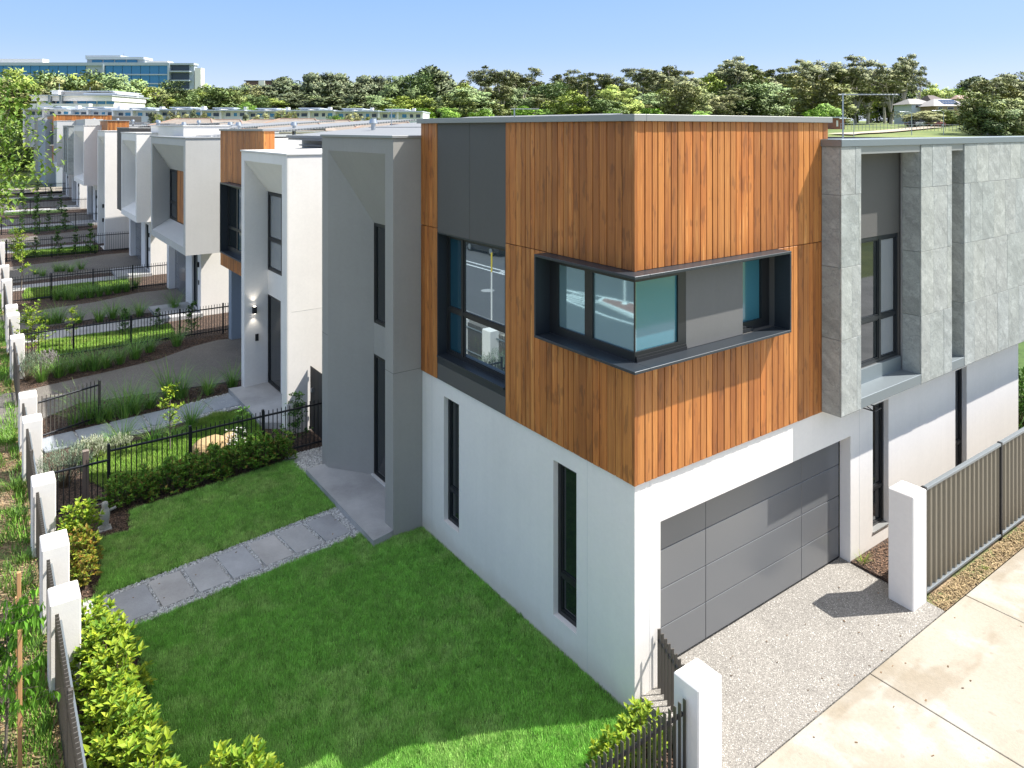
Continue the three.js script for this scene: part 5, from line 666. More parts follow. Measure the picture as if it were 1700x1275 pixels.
{ // verge: staked young tree, street tree, weeds
  const dr = protoOf(makeSapling, 'street_sapling', { seed: 141, h: 2.1, r: 0.78, br: 60, lv: 22, len: 0.15, wid: 0.05, pal: [[0.15, 0.36, 0.03], [0.24, 0.48, 0.045], [0.10, 0.24, 0.02]], lo: 0.25, up0: -0.1, droop: true, tr: 0.02 });
  const t = put(dr, -7.28, -0.31, -4.45, 'young staked street tree with drooping bright leaves beside the street fence', 'tree', { rot: 0.4 });
  const st = (x, z, h, l) => { const k = thing('tree_stake', l, 'stake', [x, -0.4, z]); part(k, 'shaft', cb(x - 0.026, x + 0.026, -0.4, h, z - 0.026, z + 0.026, 0.006), M.timber); return k; };
  const s1 = st(-7.13, -4.15, 1.55, 'orange timber stake in front of the young street tree, nearest the camera'); part(s1, 'tie', cb(-7.16, -7.10, 0.95, 1.0, -4.18, -4.12, 0.004), std([0.02, 0.05, 0.03], 0.7)); st(-7.12, -5.35, 1.35, 'paler timber stake behind the young street tree'); st(-7.10, -5.25, 1.75, 'thin tall timber stake above the leaves of the young street tree');
  const wv = protoOf(makeClump, 'weed_tuft', { seed: 142, n: 70, rad: 0.2, len: 0.36, w: 0.012, pal: [[0.10, 0.22, 0.02], [0.16, 0.29, 0.03]] }); [[-6.95, -6.6], [-6.9, -7.6], [-6.95, -8.6], [-6.88, -9.7], [-6.9, -11.6], [-6.9, -13.2], [-7.0, -3.2], [-6.85, -16.4]].forEach(([x, z], i) => put(wv, x, -0.31, z, `leafy green weed tuft outside the street fence, ${ord(i)} in the row of weeds`, 'weed', { group: 'weeds outside the street fence', s: 1 + 0.3 * (i % 3) }));
  // street tree whose crown hangs into the picture at the left
  rnd = mulberry(150); const T = thing('street_tree', 'bright green street tree crown at the left edge before the terraces', 'tree', [-8.35, -0.3, -6.2]), L = new Leaves(), br = [rod([-8.35, -0.3, -6.2], [-8.25, 4.6, -6.1], 0.11, 0.075, 9)];
  for (let i = 0; i < 40; i++) { const d = sph(-0.9), c = V(-8.0 + d.x * 1.1, 7.6 + d.y * 1.4, -6.1 + d.z * 1.25); br.push(rod([-8.25 + 0.1 * d.x, R(3.6, 5.2), -6.1], c.toArray(), 0.026, 0.008, 5)); for (let k = 0; k < 240; k++) { const q = sph(-1).multiplyScalar(0.55), b = c.clone().add(q), dir = V(R(-1, 1), R(-1, 0.6), R(-1, 1)).normalize(); L.leaf(b, dir, R(0.07, 0.12), R(0.04, 0.065), pal([[0.16, 0.27, 0.03], [0.10, 0.20, 0.02], [0.26, 0.34, 0.05]]), 0.2, 0.15); } }
  part(T, 'trunk', br, M.bark); part(T, 'crown', L.geo(), leafMat, null, 'stuff');
}
{ // small garden things
  const o = thing('garden_ornament', 'small grey stone garden ornament with a side arm on the mulch', 'ornament', [-5.42, -0.3, -10.1]);
  const lathe = new THREE.LatheGeometry([[0.02, 0], [0.10, 0.0], [0.11, 0.05], [0.07, 0.09], [0.085, 0.2], [0.10, 0.32], [0.075, 0.42], [0.05, 0.45], [0.065, 0.50], [0.055, 0.56], [0.0, 0.59]].map(p => new THREE.Vector2(...p)), 14);
  lpart(o, 'body', lathe, M.stoneGrey); lpart(o, 'arm', rod([0.06, 0.36, 0], [0.2, 0.42, 0.04], 0.028, 0.03, 8), M.stoneGrey); lpart(o, 'base', cb(-0.12, 0.12, -0.02, 0.03, -0.12, 0.12, 0.008), M.stoneGrey);
  const w = thing('wire_frame', 'small bent wire frame among the leaves behind the yellow-green shrub', 'frame', [-5.72, -0.3, -10.25]); lpart(w, 'wire', [rod([0, 0, 0], [0, 0.5, 0], 0.008), rod([0.26, 0.05, 0.05], [0.26, 0.5, 0.05], 0.008), rod([0, 0.5, 0], [0.26, 0.5, 0.05], 0.008), rod([0, 0.28, 0], [0.26, 0.28, 0.05], 0.008)], M.stoneGrey);
  rnd = mulberry(160); const bg = new THREE.IcosahedronGeometry(1, 3), p = bg.attributes.position; for (let i = 0; i < p.count; i++) { const v = V(p.getX(i), p.getY(i), p.getZ(i)), k = 0.78 + 0.45 * fbm((v.x + 2) / 4, (v.y + v.z + 4) / 8, 6, 6, 3, 5); p.setXYZ(i, v.x * k * 0.46, v.y * k * 0.27 + 0.12, v.z * k * 0.28); } bg.computeVertexNormals();
  const rk = thing('boulder', 'rounded tan sandstone boulder on the grass behind the black fence', 'boulder', [-2.72, -0.27, -12.65]); lpart(rk, 'stone', bg.toNonIndexed(), M.rock, null, 0.25); const cap = bg.clone(); cap.scale(0.55, 0.55, 0.6); lpart(rk, 'stone', cap, M.rock, [0.55, 0.05, -0.25], 0.9);
  const L = new Leaves(); for (let i = 0; i < 90; i++) L.leaf(V(R(-0.25, 0.25), R(0.05, 0.42), R(-0.16, 0.16)), V(R(-1, 1), R(0, 1), R(-1, 1)).normalize(), 0.07, 0.05, [0.72, 0.70, 0.68], 0.2, 0.1); const fl = thing('white_flowers', 'small clump of white flowers beside the tan boulder', 'flowers', [-2.05, -0.27, -12.6]); lpart(fl, 'petals', L.geo(), leafMat, null, 0, null, 'stuff'); const S = new Leaves(); for (let i = 0; i < 50; i++) S.blade(V(R(-0.2, 0.2), 0, R(-0.12, 0.12)), V(R(-1, 1), 1, R(-1, 1)), 0.4, 0.012, [0.08, 0.17, 0.02], 0.3); lpart(fl, 'leaves', S.geo(), bladeMat, null, 0, null, 'stuff');
}
// hedge and lawn beyond the end of the house
{ const a = protoOf(makeShrub, 'garden_shrub', { seed: 171, rx: 0.8, rz: 0.8, h: 1.7, shoots: 260, leaves: 8, len: 0.12, wid: 0.06, pal: [...DG, [0.14, 0.25, 0.03]] }); put(a, 15.4, -0.05, -0.8, 'tall green shrub past the right end of the white wall', 'shrub'); put(a, 16.6, -0.05, -2.2, 'green shrub behind the tall shrub at the right edge', 'shrub', { s: 1.5 }); put(a, 14.9, -0.05, 0.35, 'low green shrub just behind the corrugated fence at the right edge', 'shrub', { s: 0.7 }); structure('lawn', flat([[13.4, 1.1], [40, 1.1], [40, -14], [13.4, -14]], 0.01, 0.15), M.turf); }
// ---------------------------------------------------------------- far trees
function makeTree(kind, seed) {
  rnd = mulberry(seed); const t = new THREE.Group(), L = new Leaves(), W = []; let nm, bark = M.bark;
  const clump = (c, r, n, size, P, sq = 0.75, down = false) => { const tone = R(0.75, 1.2); for (let i = 0; i < n; i++) { const d = sph(-1); d.normalize().multiplyScalar(Math.pow(rnd(), 0.45)); const b = V(c.x + d.x * r, c.y + d.y * r * sq, c.z + d.z * r), dir = down ? V(R(-0.5, 0.5), R(0.2, 1), R(-0.5, 0.5)) : V(d.x + R(-0.8, 0.8), R(-0.9, 0.5), d.z + R(-0.8, 0.8)); const nn = d.clone().normalize().multiplyScalar(0.9).add(V(R(-0.28, 0.28), R(-0.05, 0.45), R(-0.28, 0.28))).normalize(); L.cardN(b, dir.normalize(), size * R(0.6, 1.3), size * R(0.4, 0.7), mul(pal(P), tone * 1.2), nn); } };
  const OL = [[0.135, 0.165, 0.06], [0.205, 0.22, 0.085], [0.09, 0.115, 0.05], [0.26, 0.26, 0.115]];
  if (kind === 'eucalyptus') { nm = 'eucalyptus_tree'; bark = M.barkPale; const H = 18, fork = R(0.22, 0.4) * H; W.push(rod([0, -0.5, 0], [R(-0.5, 0.5), fork, R(-0.5, 0.5)], 0.36, 0.26, 8)); const nl = 4 + Math.floor(rnd() * 3);
    for (let i = 0; i < nl; i++) { const a = i * 2.4 + rnd(), s = R(1.2, 4.6), h = H * R(0.66, 0.94) - s * 0.35, e = V(Math.cos(a) * s, h, Math.sin(a) * s), m = V(e.x * 0.35, fork + (h - fork) * 0.5, e.z * 0.35); W.push(rod([0, fork, 0], m.toArray(), 0.22, 0.15, 6), rod(m.toArray(), e.toArray(), 0.15, 0.06, 5));
      for (let k = 0; k < 6; k++) { const f = R(0.4, 1.08), c = m.clone().lerp(e, f).add(V(R(-2.2, 2.2), R(-0.4, 1.6), R(-2.2, 2.2))); W.push(rod(m.clone().lerp(e, f * 0.8).toArray(), c.toArray(), 0.06, 0.025, 4)); clump(c, R(0.8, 1.55), 150, 0.46, OL, 0.6); } }
    for (let k = 0; k < 2; k++) { const a = rnd() * 6.28, s = R(0.6, 3), c = V(Math.cos(a) * s, H * R(0.1, 0.4), Math.sin(a) * s); clump(c, R(1.0, 1.7), 120, 0.46, OL, 0.75); }
  } else if (kind === 'bushy') { nm = 'bushy_tree'; const H = 11, P = [[[0.19, 0.23, 0.065], [0.26, 0.29, 0.09], [0.13, 0.165, 0.05]], [[0.24, 0.31, 0.05], [0.34, 0.39, 0.08], [0.16, 0.22, 0.035]], [[0.11, 0.16, 0.05], [0.16, 0.21, 0.065], [0.08, 0.12, 0.04]], [[0.22, 0.23, 0.08], [0.30, 0.29, 0.11], [0.15, 0.165, 0.06]], [[0.20, 0.29, 0.10], [0.28, 0.36, 0.14], [0.14, 0.20, 0.07]]][seed % 5]; W.push(rod([0, -0.5, 0], [0, H * 0.55, 0], 0.25, 0.12, 7)); for (let k = 0; k < 46; k++) { const d = sph(-1), c = V(d.x * 4.0, H * 0.5 + d.y * H * 0.48, d.z * 4.0); if (k % 5 === 0) W.push(rod([0, H * 0.35, 0], c.toArray(), 0.09, 0.03, 4)); clump(c, R(1.0, 1.7), 130, 0.46, P, 0.8); }
  } else if (kind === 'casuarina') { nm = 'casuarina_tree'; const H = 15, P = [[0.12, 0.15, 0.075], [0.18, 0.20, 0.095], [0.09, 0.12, 0.065]]; W.push(rod([0, -0.5, 0], [0, H * 0.9, 0], 0.25, 0.05, 7)); for (let k = 0; k < 60; k++) { const y = H * R(0.1, 0.97), s = Math.pow(1 - y / H, 0.7) * 3.6 + 0.3, a = rnd() * 6.28, q = s * Math.sqrt(rnd()), c = V(Math.cos(a) * q, y, Math.sin(a) * q); W.push(rod([0, y - 0.6, 0], c.toArray(), 0.05, 0.02, 4)); clump(c, R(0.8, 1.25), 120, 0.55, P, 1.5, true); }
  } else { nm = 'round_tree'; const H = 8, P = [[0.18, 0.34, 0.035], [0.27, 0.43, 0.05], [0.12, 0.23, 0.03]]; W.push(rod([0, -0.5, 0], [0, H * 0.5, 0], 0.18, 0.1, 7)); for (let k = 0; k < 30; k++) { const d = sph(-1), c = V(d.x * 2.5, H * 0.58 + d.y * H * 0.36, d.z * 2.5); if (k % 5 === 0) W.push(rod([0, H * 0.3, 0], c.toArray(), 0.07, 0.02, 4)); clump(c, R(0.7, 1.2), 120, 0.34, P, 0.85); } }
  t.name = nm; lpart(t, 'trunk', W, bark); lpart(t, 'crown', L.geo(), farLeaf, null, 0, null, 'stuff'); t.h = { eucalyptus: 18, bushy: 11, casuarina: 15, round: 8 }[kind]; return t;
}
{
  const K = { e: 'eucalyptus', b: 'bushy', c: 'casuarina', r: 'round' }, PT = {}; for (const [k, n] of [['e', 7], ['b', 5], ['c', 3], ['r', 2]]) PT[k] = Array.from({ length: n }, (_, i) => makeTree(K[k], 300 + i * 16 + k.charCodeAt(0)));
  const say = { e: 'tall open eucalyptus', b: 'bushy olive tree', c: 'dark feathery casuarina', r: 'rounded bright green tree' }, cat = 'tree', all = [];
  // picture x, picture y of the top, kind, distance, width factor
  const add = (s, d) => s.trim().split(/\s+/).forEach((q, i) => { const m = q.match(/^(\d+),(\d+)([ebcr])(.*)$/); all.push({ px: +m[1], py: +m[2], k: m[3], d: d + ((i * 29) % 7) * 4, w: m[4] ? +m[4] : 1 }); });
  add('4,118b 32,112b 60,120b 88,116b 112,128b 134,121b 156,117b 178,131b 198,122b 216,130b 240,136b 262,142b 286,133b 304,146b 326,150b 206,150b 232,155b 255,158b 282,160b', 225);
  add('350,138b 374,146b 398,142b 416,134b 440,142c 470,131c 494,141c 520,126c 543,121c 566,127c 586,136c 607,130c 626,126c 646,128b 664,125b 690,118b 715,114c 735,124c 757,131b 775,130b', 205);
  add('800,106e 828,105e 866,99e 884,123e 918,143e 932,110e 946,111e 974,116e 1001,114e 1022,117e 985,125b 1064,102e 1086,107e 1114,98e 1138,108e 1170,122b 1210,86e 1232,102b 1258,107e 1282,145r 1300,101e 1326,105e 1358,88e 1380,96e 1402,90e 1440,83e 1468,92e 1499,81e0.7 1526,102e0.55', 205);
  add('812,126e 850,120e 905,138e 962,130e 1040,124e 1095,119e 1150,118e 1195,116e 1245,112e 1275,108e 1312,112e 1345,106e 1420,102e 1456,108e', 250);
  add('350,143b1.5 388,143b1 426,158b1 452,163b1.3 478,158c1.15 498,158c1.3 524,158b1.3 544,163c1.5 570,171b1.3 590,158c1 622,158b1.15 660,158b1.5 698,158b1.3 718,171b1.3 756,148b1.15 776,146b1.5 808,160b1.3 834,135e1 860,146b1 892,150e1.5 912,135b1.3 944,150b1.3 970,160b1 1002,163b1.3 1028,140b1.3 1048,163b1.15 1080,155b1.3 1100,146b1.5 1126,128b1 1152,140b1 1190,155b1 1210,142e1.5 1236,138b1.5 1274,138b1.5 1312,152b1.15 1350,120b1.3 1382,138b1.15 1420,132e1.3 1440,147e1 1478,120e1.5', 172);
  add('345,142b1.6 367,144b1.6 397,148b1.6 433,144b1.4 463,132e1.6 499,134b1.6 521,143b1.2 543,142b1.4 579,137b1.2 601,145b1.4 623,137e1.4 645,139e1.2 667,141b1.6 697,145b1.2 719,142b1.6 749,140b1.4 771,143b1.2 801,153e1.2 837,146b1.4 867,142b1.4 889,138e1.4 925,152b1.6 955,136e1.2 991,139e1.4 1013,146b1.2 1035,144b1.4 1065,140e1.6 1087,131b1.6 1109,138b1.4 1145,130b1.4 1175,132b1.6 1197,138b1.4 1233,141b1.6 1263,140b1.4 1299,134b1.4 1335,129b1.2 1365,123b1.6 1387,126e1.2 1423,133b1.2 1445,126e1.2 1475,129b1.4', 242);
  add('655,176r 700,178r 745,176r 800,180r 870,172r 905,180r 1010,182r 1080,178r 1165,182r 1355,178r 1372,170r', 150);
  add('1556,138b 1582,142r 1606,136c 1618,131c 1545,148b', 235);
  add('1528,182b 1546,184b 1562,186b 1580,187b', 160);
  add('6,196b 22,205b 38,214b 14,232r 30,243r 48,250r 56,258r 18,262r 40,268r', 116);
  add('1628,146b0.9 1640,120e0.8 1655,128b 1672,112e0.8 1692,90e 1690,132b 1622,172b0.7 1645,164b0.9 1672,160b 1698,152b 1634,184b0.7 1660,182b0.8 1686,180b0.9', 120);
  all.sort((a, b) => a.px - b.px); const cnt = {}, use = {};
  for (const a of all) {
    const zone = a.d < 145 && a.px < 100 ? 'at the far end of the street' : a.d < 145 ? 'above the stone bay at the right edge' : a.d < 168 ? 'at the foot of the treeline' : a.px < 335 ? 'before the glass office building' : a.d < 200 ? "in the treeline's front row" : a.d < 232 ? "in the treeline's skyline row" : "in the treeline's rearmost row";
    const key = a.k + zone, i = cnt[key] = (cnt[key] ?? -1) + 1, u = use[a.k] = (use[a.k] ?? -1) + 1, P = PT[a.k][u % PT[a.k].length], q = at(a.px, a.py, a.d), y0 = landY(q.x, q.z) - 0.3, s = Math.max(0.35, (q.y - y0) / P.h), w = Math.max(0.95, s * 1.15) * a.w * (a.k === 'c' ? 1.75 : 1);
    const c = put(P, q.x, y0, q.z, `${say[a.k]}, ${ord(i)} from left ${zone}`, cat, { s: w, sy: s, rot: u * 2.1, group: 'trees of the far treeline' });
  }
  const near = (px, py, k, d, l, s) => { const q = at(px, py, d), P = PT[k][0], y0 = q.y - P.h * s; put(P, q.x, y0, q.z, l, 'tree', { s, rot: px }); };
  near(411, 165, 'r', 118, 'bright green round tree behind the pale townhouse roofs', 0.55); near(554, 187, 'r', 82, 'round light green tree among the brown tiled roofs', 0.42);
  [[252, 186], [290, 183], [300, 187], [322, 182], [342, 186], [432, 186], [408, 190], [583, 185], [594, 190], [628, 196], [560, 196], [640, 200]].forEach(([x, y], i) => near(x, y, i % 3 ? 'b' : 'c', 84, `small dark garden tree, ${ord(i)} from the left among the brown tiled roofs`, 0.2 + 0.03 * (i % 3)));
  const cream = makeTree('round', 777); cream.name = 'flowering_tree'; { const g = cream.children[1].geometry, c = g.attributes.color; for (let i = 0; i < c.count; i++) if ((Math.floor(i / 6) * 7) % 10 < 6) c.setXYZ(i, 0.50, 0.43, 0.22); }
  [[467, 181, 'cream flowering tree beside the townhouse row'], [485, 184, 'smaller cream flowering tree right of the larger one'], [612, 193, 'cream flowering tree near the maroon roof box'], [262, 188, 'cream flowering tree at the left of the townhouse row']].forEach(([x, y, l], i) => { const q = at(x, y, 84), s = 0.26 - 0.02 * i; put(cream, q.x, q.y - 8 * s, q.z, l, 'tree', { s, rot: i }); });
}
// ---------------------------------------------------------------- far buildings, turned to face the lane
function facing(name, label, cat, px, pyBase, d) { const q = at(px, pyBase, d), t = thing(name, label, cat, q.toArray()); t.rotation.y = -YAW; t.u = d / 1224; t.px = px; t.py = pyBase; return t; }
// box given in picture units of its thing: px0..px1, py0 (top)..py1, z0..z1 metres towards the camera
function fb(t, a, b, y0, y1, z0, z1) { const u = t.u; return bx((a - t.px) * u, (b - t.px) * u, (t.py - y1) * u, (t.py - y0) * u, z0, z1); }
{
  const conc = std([0.40, 0.45, 0.50], 0.7), blue = new THREE.MeshPhysicalMaterial({ color: col(0.05, 0.20, 0.34), metalness: 0.35, roughness: 0.12 });
  const o = facing('office_building', 'large glass office building with blue window bands on the hill at the upper left', 'building', 190, 175, 420);
  lpart(o, 'wall', [fb(o, -70, 322, 108, 250, -5, -0.4), fb(o, 283, 324, 105, 108, -5, 1.5)], conc);
  const slabs = [[104, 109], [123, 125], [138, 140], [152, 154]]; lpart(o, 'floor_band', slabs.map(([a, b]) => fb(o, -70, 283, a, b, -1, 0.9)), conc); lpart(o, 'fin', [fb(o, 172, 175, 107, 250, -1, 1.6), fb(o, 281, 284, 105, 175, -1, 2)], conc);
  for (const [y0, y1] of [[109, 123], [125, 138], [140, 152], [154, 166]]) for (let x = -70; x < 281; x += 15.2) if (!(x > 134 && x < 165 && y0 < 124)) lpart(o, 'pane', fb(o, x + 0.4, Math.min(281, x + 14.8), y0, y1, -0.4, 0.1), blue);
  lpart(o, 'balcony', [[118, 120], [133, 135], [148, 150]].map(([a, b]) => fb(o, 285, 318, a, b, -2, 2.5)), conc); lpart(o, 'balcony_glazing', [[108, 117], [121, 132], [136, 147], [151, 162]].map(([a, b]) => fb(o, 285, 314, a, b, -0.4, 0.0)), std([0.03, 0.05, 0.07], 0.3));
  lpart(o, 'end_wall', fb(o, 325, 335, 113, 250, -4, 1), M.white);
  const p = lpart(o, 'penthouse', [fb(o, 138, 235, 95, 104, -12, -4)], conc); lpart(o, 'penthouse_roof', [fb(o, 137, 196, 91, 93.5, -13, -3), fb(o, 139, 236, 94, 98, -13, -2)], M.roofPale); for (let i = 0; i < 4; i++) lpart(o, 'pane', fb(o, 147 + i * 19.5, 164 + i * 19.5, 98.5, 103.5, -4, -3.7), blue);
  lpart(o, 'plant_room', [fb(o, 237, 272, 100, 104, -12, -5), fb(o, -40, 60, 96, 104, -12, -6)], M.white); lpart(o, 'roof_mast', [fb(o, 190.5, 191.3, 86, 91, -10, -9.8)], M.steel);
  const s = facing('office_building', 'small distant office building with maroon upper band above the treeline', 'building', 432, 170, 330); lpart(s, 'wall', [fb(s, 405, 460, 137, 250, -6, -1)], conc); lpart(s, 'floor_band', [fb(s, 405, 461, 133.5, 135, -6, 0)], M.roofDark); lpart(s, 'cladding', [fb(s, 408, 430, 135, 141, -1.2, -0.6), fb(s, 440, 460, 135, 141, -1.2, -0.6)], std([0.15, 0.08, 0.075], 0.6)); for (const x of [406, 418, 440, 450]) lpart(s, 'pane', fb(s, x, x + 9, 142, 148, -1.1, -0.8), blue); lpart(s, 'stair_tower', fb(s, 430, 440, 134, 250, -10, 0.5), M.white);
  const w = facing('apartment_building', 'white stepped apartment building behind the far end of the row', 'building', 110, 200, 150); lpart(w, 'wall', [fb(w, 60, 165, 150, 158, -16, -6), fb(w, 42, 178, 158, 167, -16, -2), fb(w, 46, 176, 167, 285, -16, -3), fb(w, 50, 148, 172, 285, -3, 0)], M.white);
  lpart(w, 'roof', [fb(w, 40, 180, 157, 158.4, -17, -1.5), fb(w, 120, 178, 153, 155.5, -15, -4), fb(w, 58, 166, 148.6, 150, -17, -5)], M.roofPale); for (const [a, b] of [[62, 74], [80, 94], [96, 108], [115, 130], [131, 147], [149, 162], [164, 177]]) lpart(w, 'window', fb(w, a, b, 167, 172, -3, -2.9), blue); lpart(w, 'column', [fb(w, 74, 77, 157, 172, -3, -1.2), fb(w, 93, 96, 157, 172, -3, -1.2)], M.zinc); lpart(w, 'tank', [fb(w, 66, 77, 148, 155, -6, -4)], M.white); lpart(w, 'mast', [fb(w, 69, 69.5, 136, 150, -6, -5.9), fb(w, 122, 122.5, 142, 150, -6, -5.9)], M.steel);
  // row of pale townhouses
  for (let i = 0; i < 9; i++) {
    const x0 = 46 + i * 73, d = 112 + (i % 2) * 1.2, pb = i < 2 ? 204 : 208, dy = i * 0.45 + (i % 3) * 0.5, t = facing('townhouse', `pale flat-roofed townhouse, ${ord(i)} from the left in the row behind the terraces`, 'house', x0 + 36, pb + 40, d);
    lpart(t, 'wall', [fb(t, x0 + 1, x0 + 72, 182 + dy, pb + 40, -9, 0)], i % 2 ? std([0.60, 0.64, 0.68], 0.8) : std([0.68, 0.69, 0.69], 0.8)); lpart(t, 'blade_wall', [fb(t, x0 + 30, x0 + 33, 179 + dy, pb + 40, -9, 0.8), fb(t, x0, x0 + 2.4, 180.5 + dy, pb + 40, -9, 1.0)], M.white);
    lpart(t, 'roof', [fb(t, x0 - 1, x0 + 73, 180 + dy, 182 + dy, -9.5, 1.2)], M.roofPale); lpart(t, 'upper_roof', [fb(t, x0 + 4, x0 + 40, 175.5 + dy, 176.8 + dy, -9, -2.5), fb(t, x0 + 6, x0 + 38, 176.8 + dy, 180 + dy, -8.5, -3)], std([0.50, 0.55, 0.60], 0.5)); lpart(t, 'chimney', fb(t, x0 + 47, x0 + 52, 173.5 + dy, 180 + dy, -6, -5), M.paleGrey);
    for (const [a, b] of [[5, 14], [16, 27], [37, 46], [50, 57], [60, 69]]) { const f = lpart(t, 'window', fb(t, x0 + a, x0 + b, 184.5 + dy, 191.5 + dy, 0, 0.06), M.white); lpart(f, 'pane', fb(t, x0 + a + 0.8, x0 + b - 0.8, 185.2 + dy, 190.8 + dy, 0.06, 0.09), (a * 7 + i) % 3 ? std([0.035, 0.06, 0.10], 0.15) : blue); }
  }
  // brown tiled hip roofs
  [[322, 197.5], [372, 199], [446, 199], [494, 197.5], [552, 200], [616, 201.5], [648, 203]].forEach(([px, py], i) => {
    const d = 72 + (i % 3) * 4, t = facing('tiled_house', `brown tiled hip-roofed house, ${ord(i)} from the left behind the terrace roofs`, 'house', px, 250, d), u = t.u, top = (250 - py) * u, ev = top - 1.15, a = 4.0, b = 5, r = 1.7;
    lpart(t, 'wall', bx(-a + 0.4, a - 0.4, -1, ev - 0.02, -b + 0.4, b - 0.4), M.whiteWarm); lpart(t, 'roof', mesh([[-a, ev, b], [a, ev, b], [a, ev, -b], [-a, ev, -b], [-r, top, 0], [r, top, 0]], [[0, 1, 5, 4], [1, 2, 5], [2, 3, 4, 5], [3, 0, 4], [3, 2, 1, 0]]), M.tile); lpart(t, 'ridge', [rod([-r, top, 0], [r, top, 0], 0.09), rod([-r, top, 0], [-a, ev, b], 0.08), rod([r, top, 0], [a, ev, b], 0.08)], std([0.30, 0.2, 0.15], 0.85)); lpart(t, 'gutter', bx(-a, a, ev - 0.1, ev - 0.005, b, b + 0.1), M.cap);
    for (const x of [-2.2, 0.6]) { const f = lpart(t, 'window', bx(x, x + 1.5, ev - 1.6, ev - 0.4, b - 0.4, b - 0.34), M.cap); lpart(f, 'pane', bx(x + 0.08, x + 1.42, ev - 1.52, ev - 0.48, b - 0.34, b - 0.32), M.glassDark); }
  });
  // houses on the rise at the right
  const gable = (t, a, b, ev, top, z0, z1, mat) => { const u = t.u, A = (a - t.px) * u, B = (b - t.px) * u, e = (t.py - ev) * u, p = (t.py - top) * u, m = (A + B) / 2, zm = (z0 + z1) / 2, q = (B - A) * 0.22; return lpart(t, 'roof', mesh([[A - 0.4, e, z1 + 0.4], [B + 0.4, e, z1 + 0.4], [B + 0.4, e, z0 - 0.4], [A - 0.4, e, z0 - 0.4], [m - q, p, zm], [m + q, p, zm]], [[0, 1, 5, 4], [1, 2, 5], [2, 3, 4, 5], [3, 0, 4], [3, 2, 1, 0]]), mat); };
  const win = (t, l, y0, y1, z) => { for (const [a, b] of l) { const f = lpart(t, 'window', fb(t, a, b, y0, y1, z, z + 0.05), M.white); lpart(f, 'pane', fb(t, a + 0.4, b - 0.4, y0 + 0.5, y1 - 0.5, z + 0.05, z + 0.08), M.glassDark); } };
  const h1 = facing('hillside_house', 'white two-storey house with grey hip roof behind the field at the right', 'house', 1530, 200, 195); lpart(h1, 'wall', fb(h1, 1513, 1549, 173, 215, -9, 0), std([0.58, 0.64, 0.70], 0.8)); gable(h1, 1511, 1550, 173, 163, -9, 0, std([0.32, 0.30, 0.28], 0.8)); win(h1, [[1519, 1524], [1527, 1532], [1539, 1545]], 174.5, 179, 0);
  const h2 = facing('hillside_house', 'tan brick house with solar panels on its roof behind the field at the right', 'house', 1582, 200, 188); lpart(h2, 'wall', fb(h2, 1553, 1611, 176, 215, -10, 0), std([0.36, 0.25, 0.16], 0.85)); const rf = gable(h2, 1551, 1613, 176, 163, -10, 0, std([0.40, 0.37, 0.35], 0.8)); win(h2, [[1557, 1564], [1572, 1583], [1588, 1593], [1600, 1607]], 177.5, 182, 0);
  { const u = h2.u, e = (h2.py - 176) * u, p = (h2.py - 163) * u; for (let i = 0; i < 6; i++) for (let j = 0; j < 2; j++) { const f0 = 0.22 + j * 0.34, f1 = f0 + 0.29, x = (1570 + i * 4.6 + j * 1.2 - h2.px) * u, w = 3.9 * u, q = f => [e + (p - e) * f + 0.06, 0.4 - 5.4 * f]; const [ya, za] = q(f0), [yb2, zb2] = q(f1); lpart(rf, 'solar_panel', quad([x, ya, za], [x + w, ya, za], [x + w, yb2, zb2], [x, yb2, zb2]), new THREE.MeshPhysicalMaterial({ color: col(0.03, 0.06, 0.13), metalness: 0.3, roughness: 0.15 })); } }
  const h3 = facing('hillside_house', 'brown house with steep dark roof behind the solar-panelled house', 'house', 1558, 200, 215); lpart(h3, 'wall', fb(h3, 1549, 1568, 168, 215, -9, 0), std([0.26, 0.2, 0.17], 0.85)); gable(h3, 1547, 1570, 168, 157, -9, 0, std([0.15, 0.12, 0.11], 0.8)); win(h3, [[1553, 1558]], 169.5, 173, 0);
  const h4 = facing('hillside_house', 'house with pale pink roof beside the dark trees at the right edge', 'house', 1606, 200, 230); lpart(h4, 'wall', fb(h4, 1596, 1618, 164, 215, -9, 0), M.whiteWarm); gable(h4, 1594, 1620, 164, 157, -9, 0, std([0.46, 0.32, 0.27], 0.8)); win(h4, [[1600, 1604], [1609, 1613]], 166, 170, 0);
  const h5 = facing('brick_shed', 'low red brick building half hidden under the eucalypts at the right', 'building', 1392, 212, 150); lpart(h5, 'wall', fb(h5, 1383, 1402, 196, 215, -5, 0), M.brick); lpart(h5, 'roof', fb(h5, 1382, 1403, 194, 196, -5.5, 0.5), M.roofPale); lpart(h5, 'door', fb(h5, 1388, 1391, 200, 210, 0, 0.05), M.white);
}
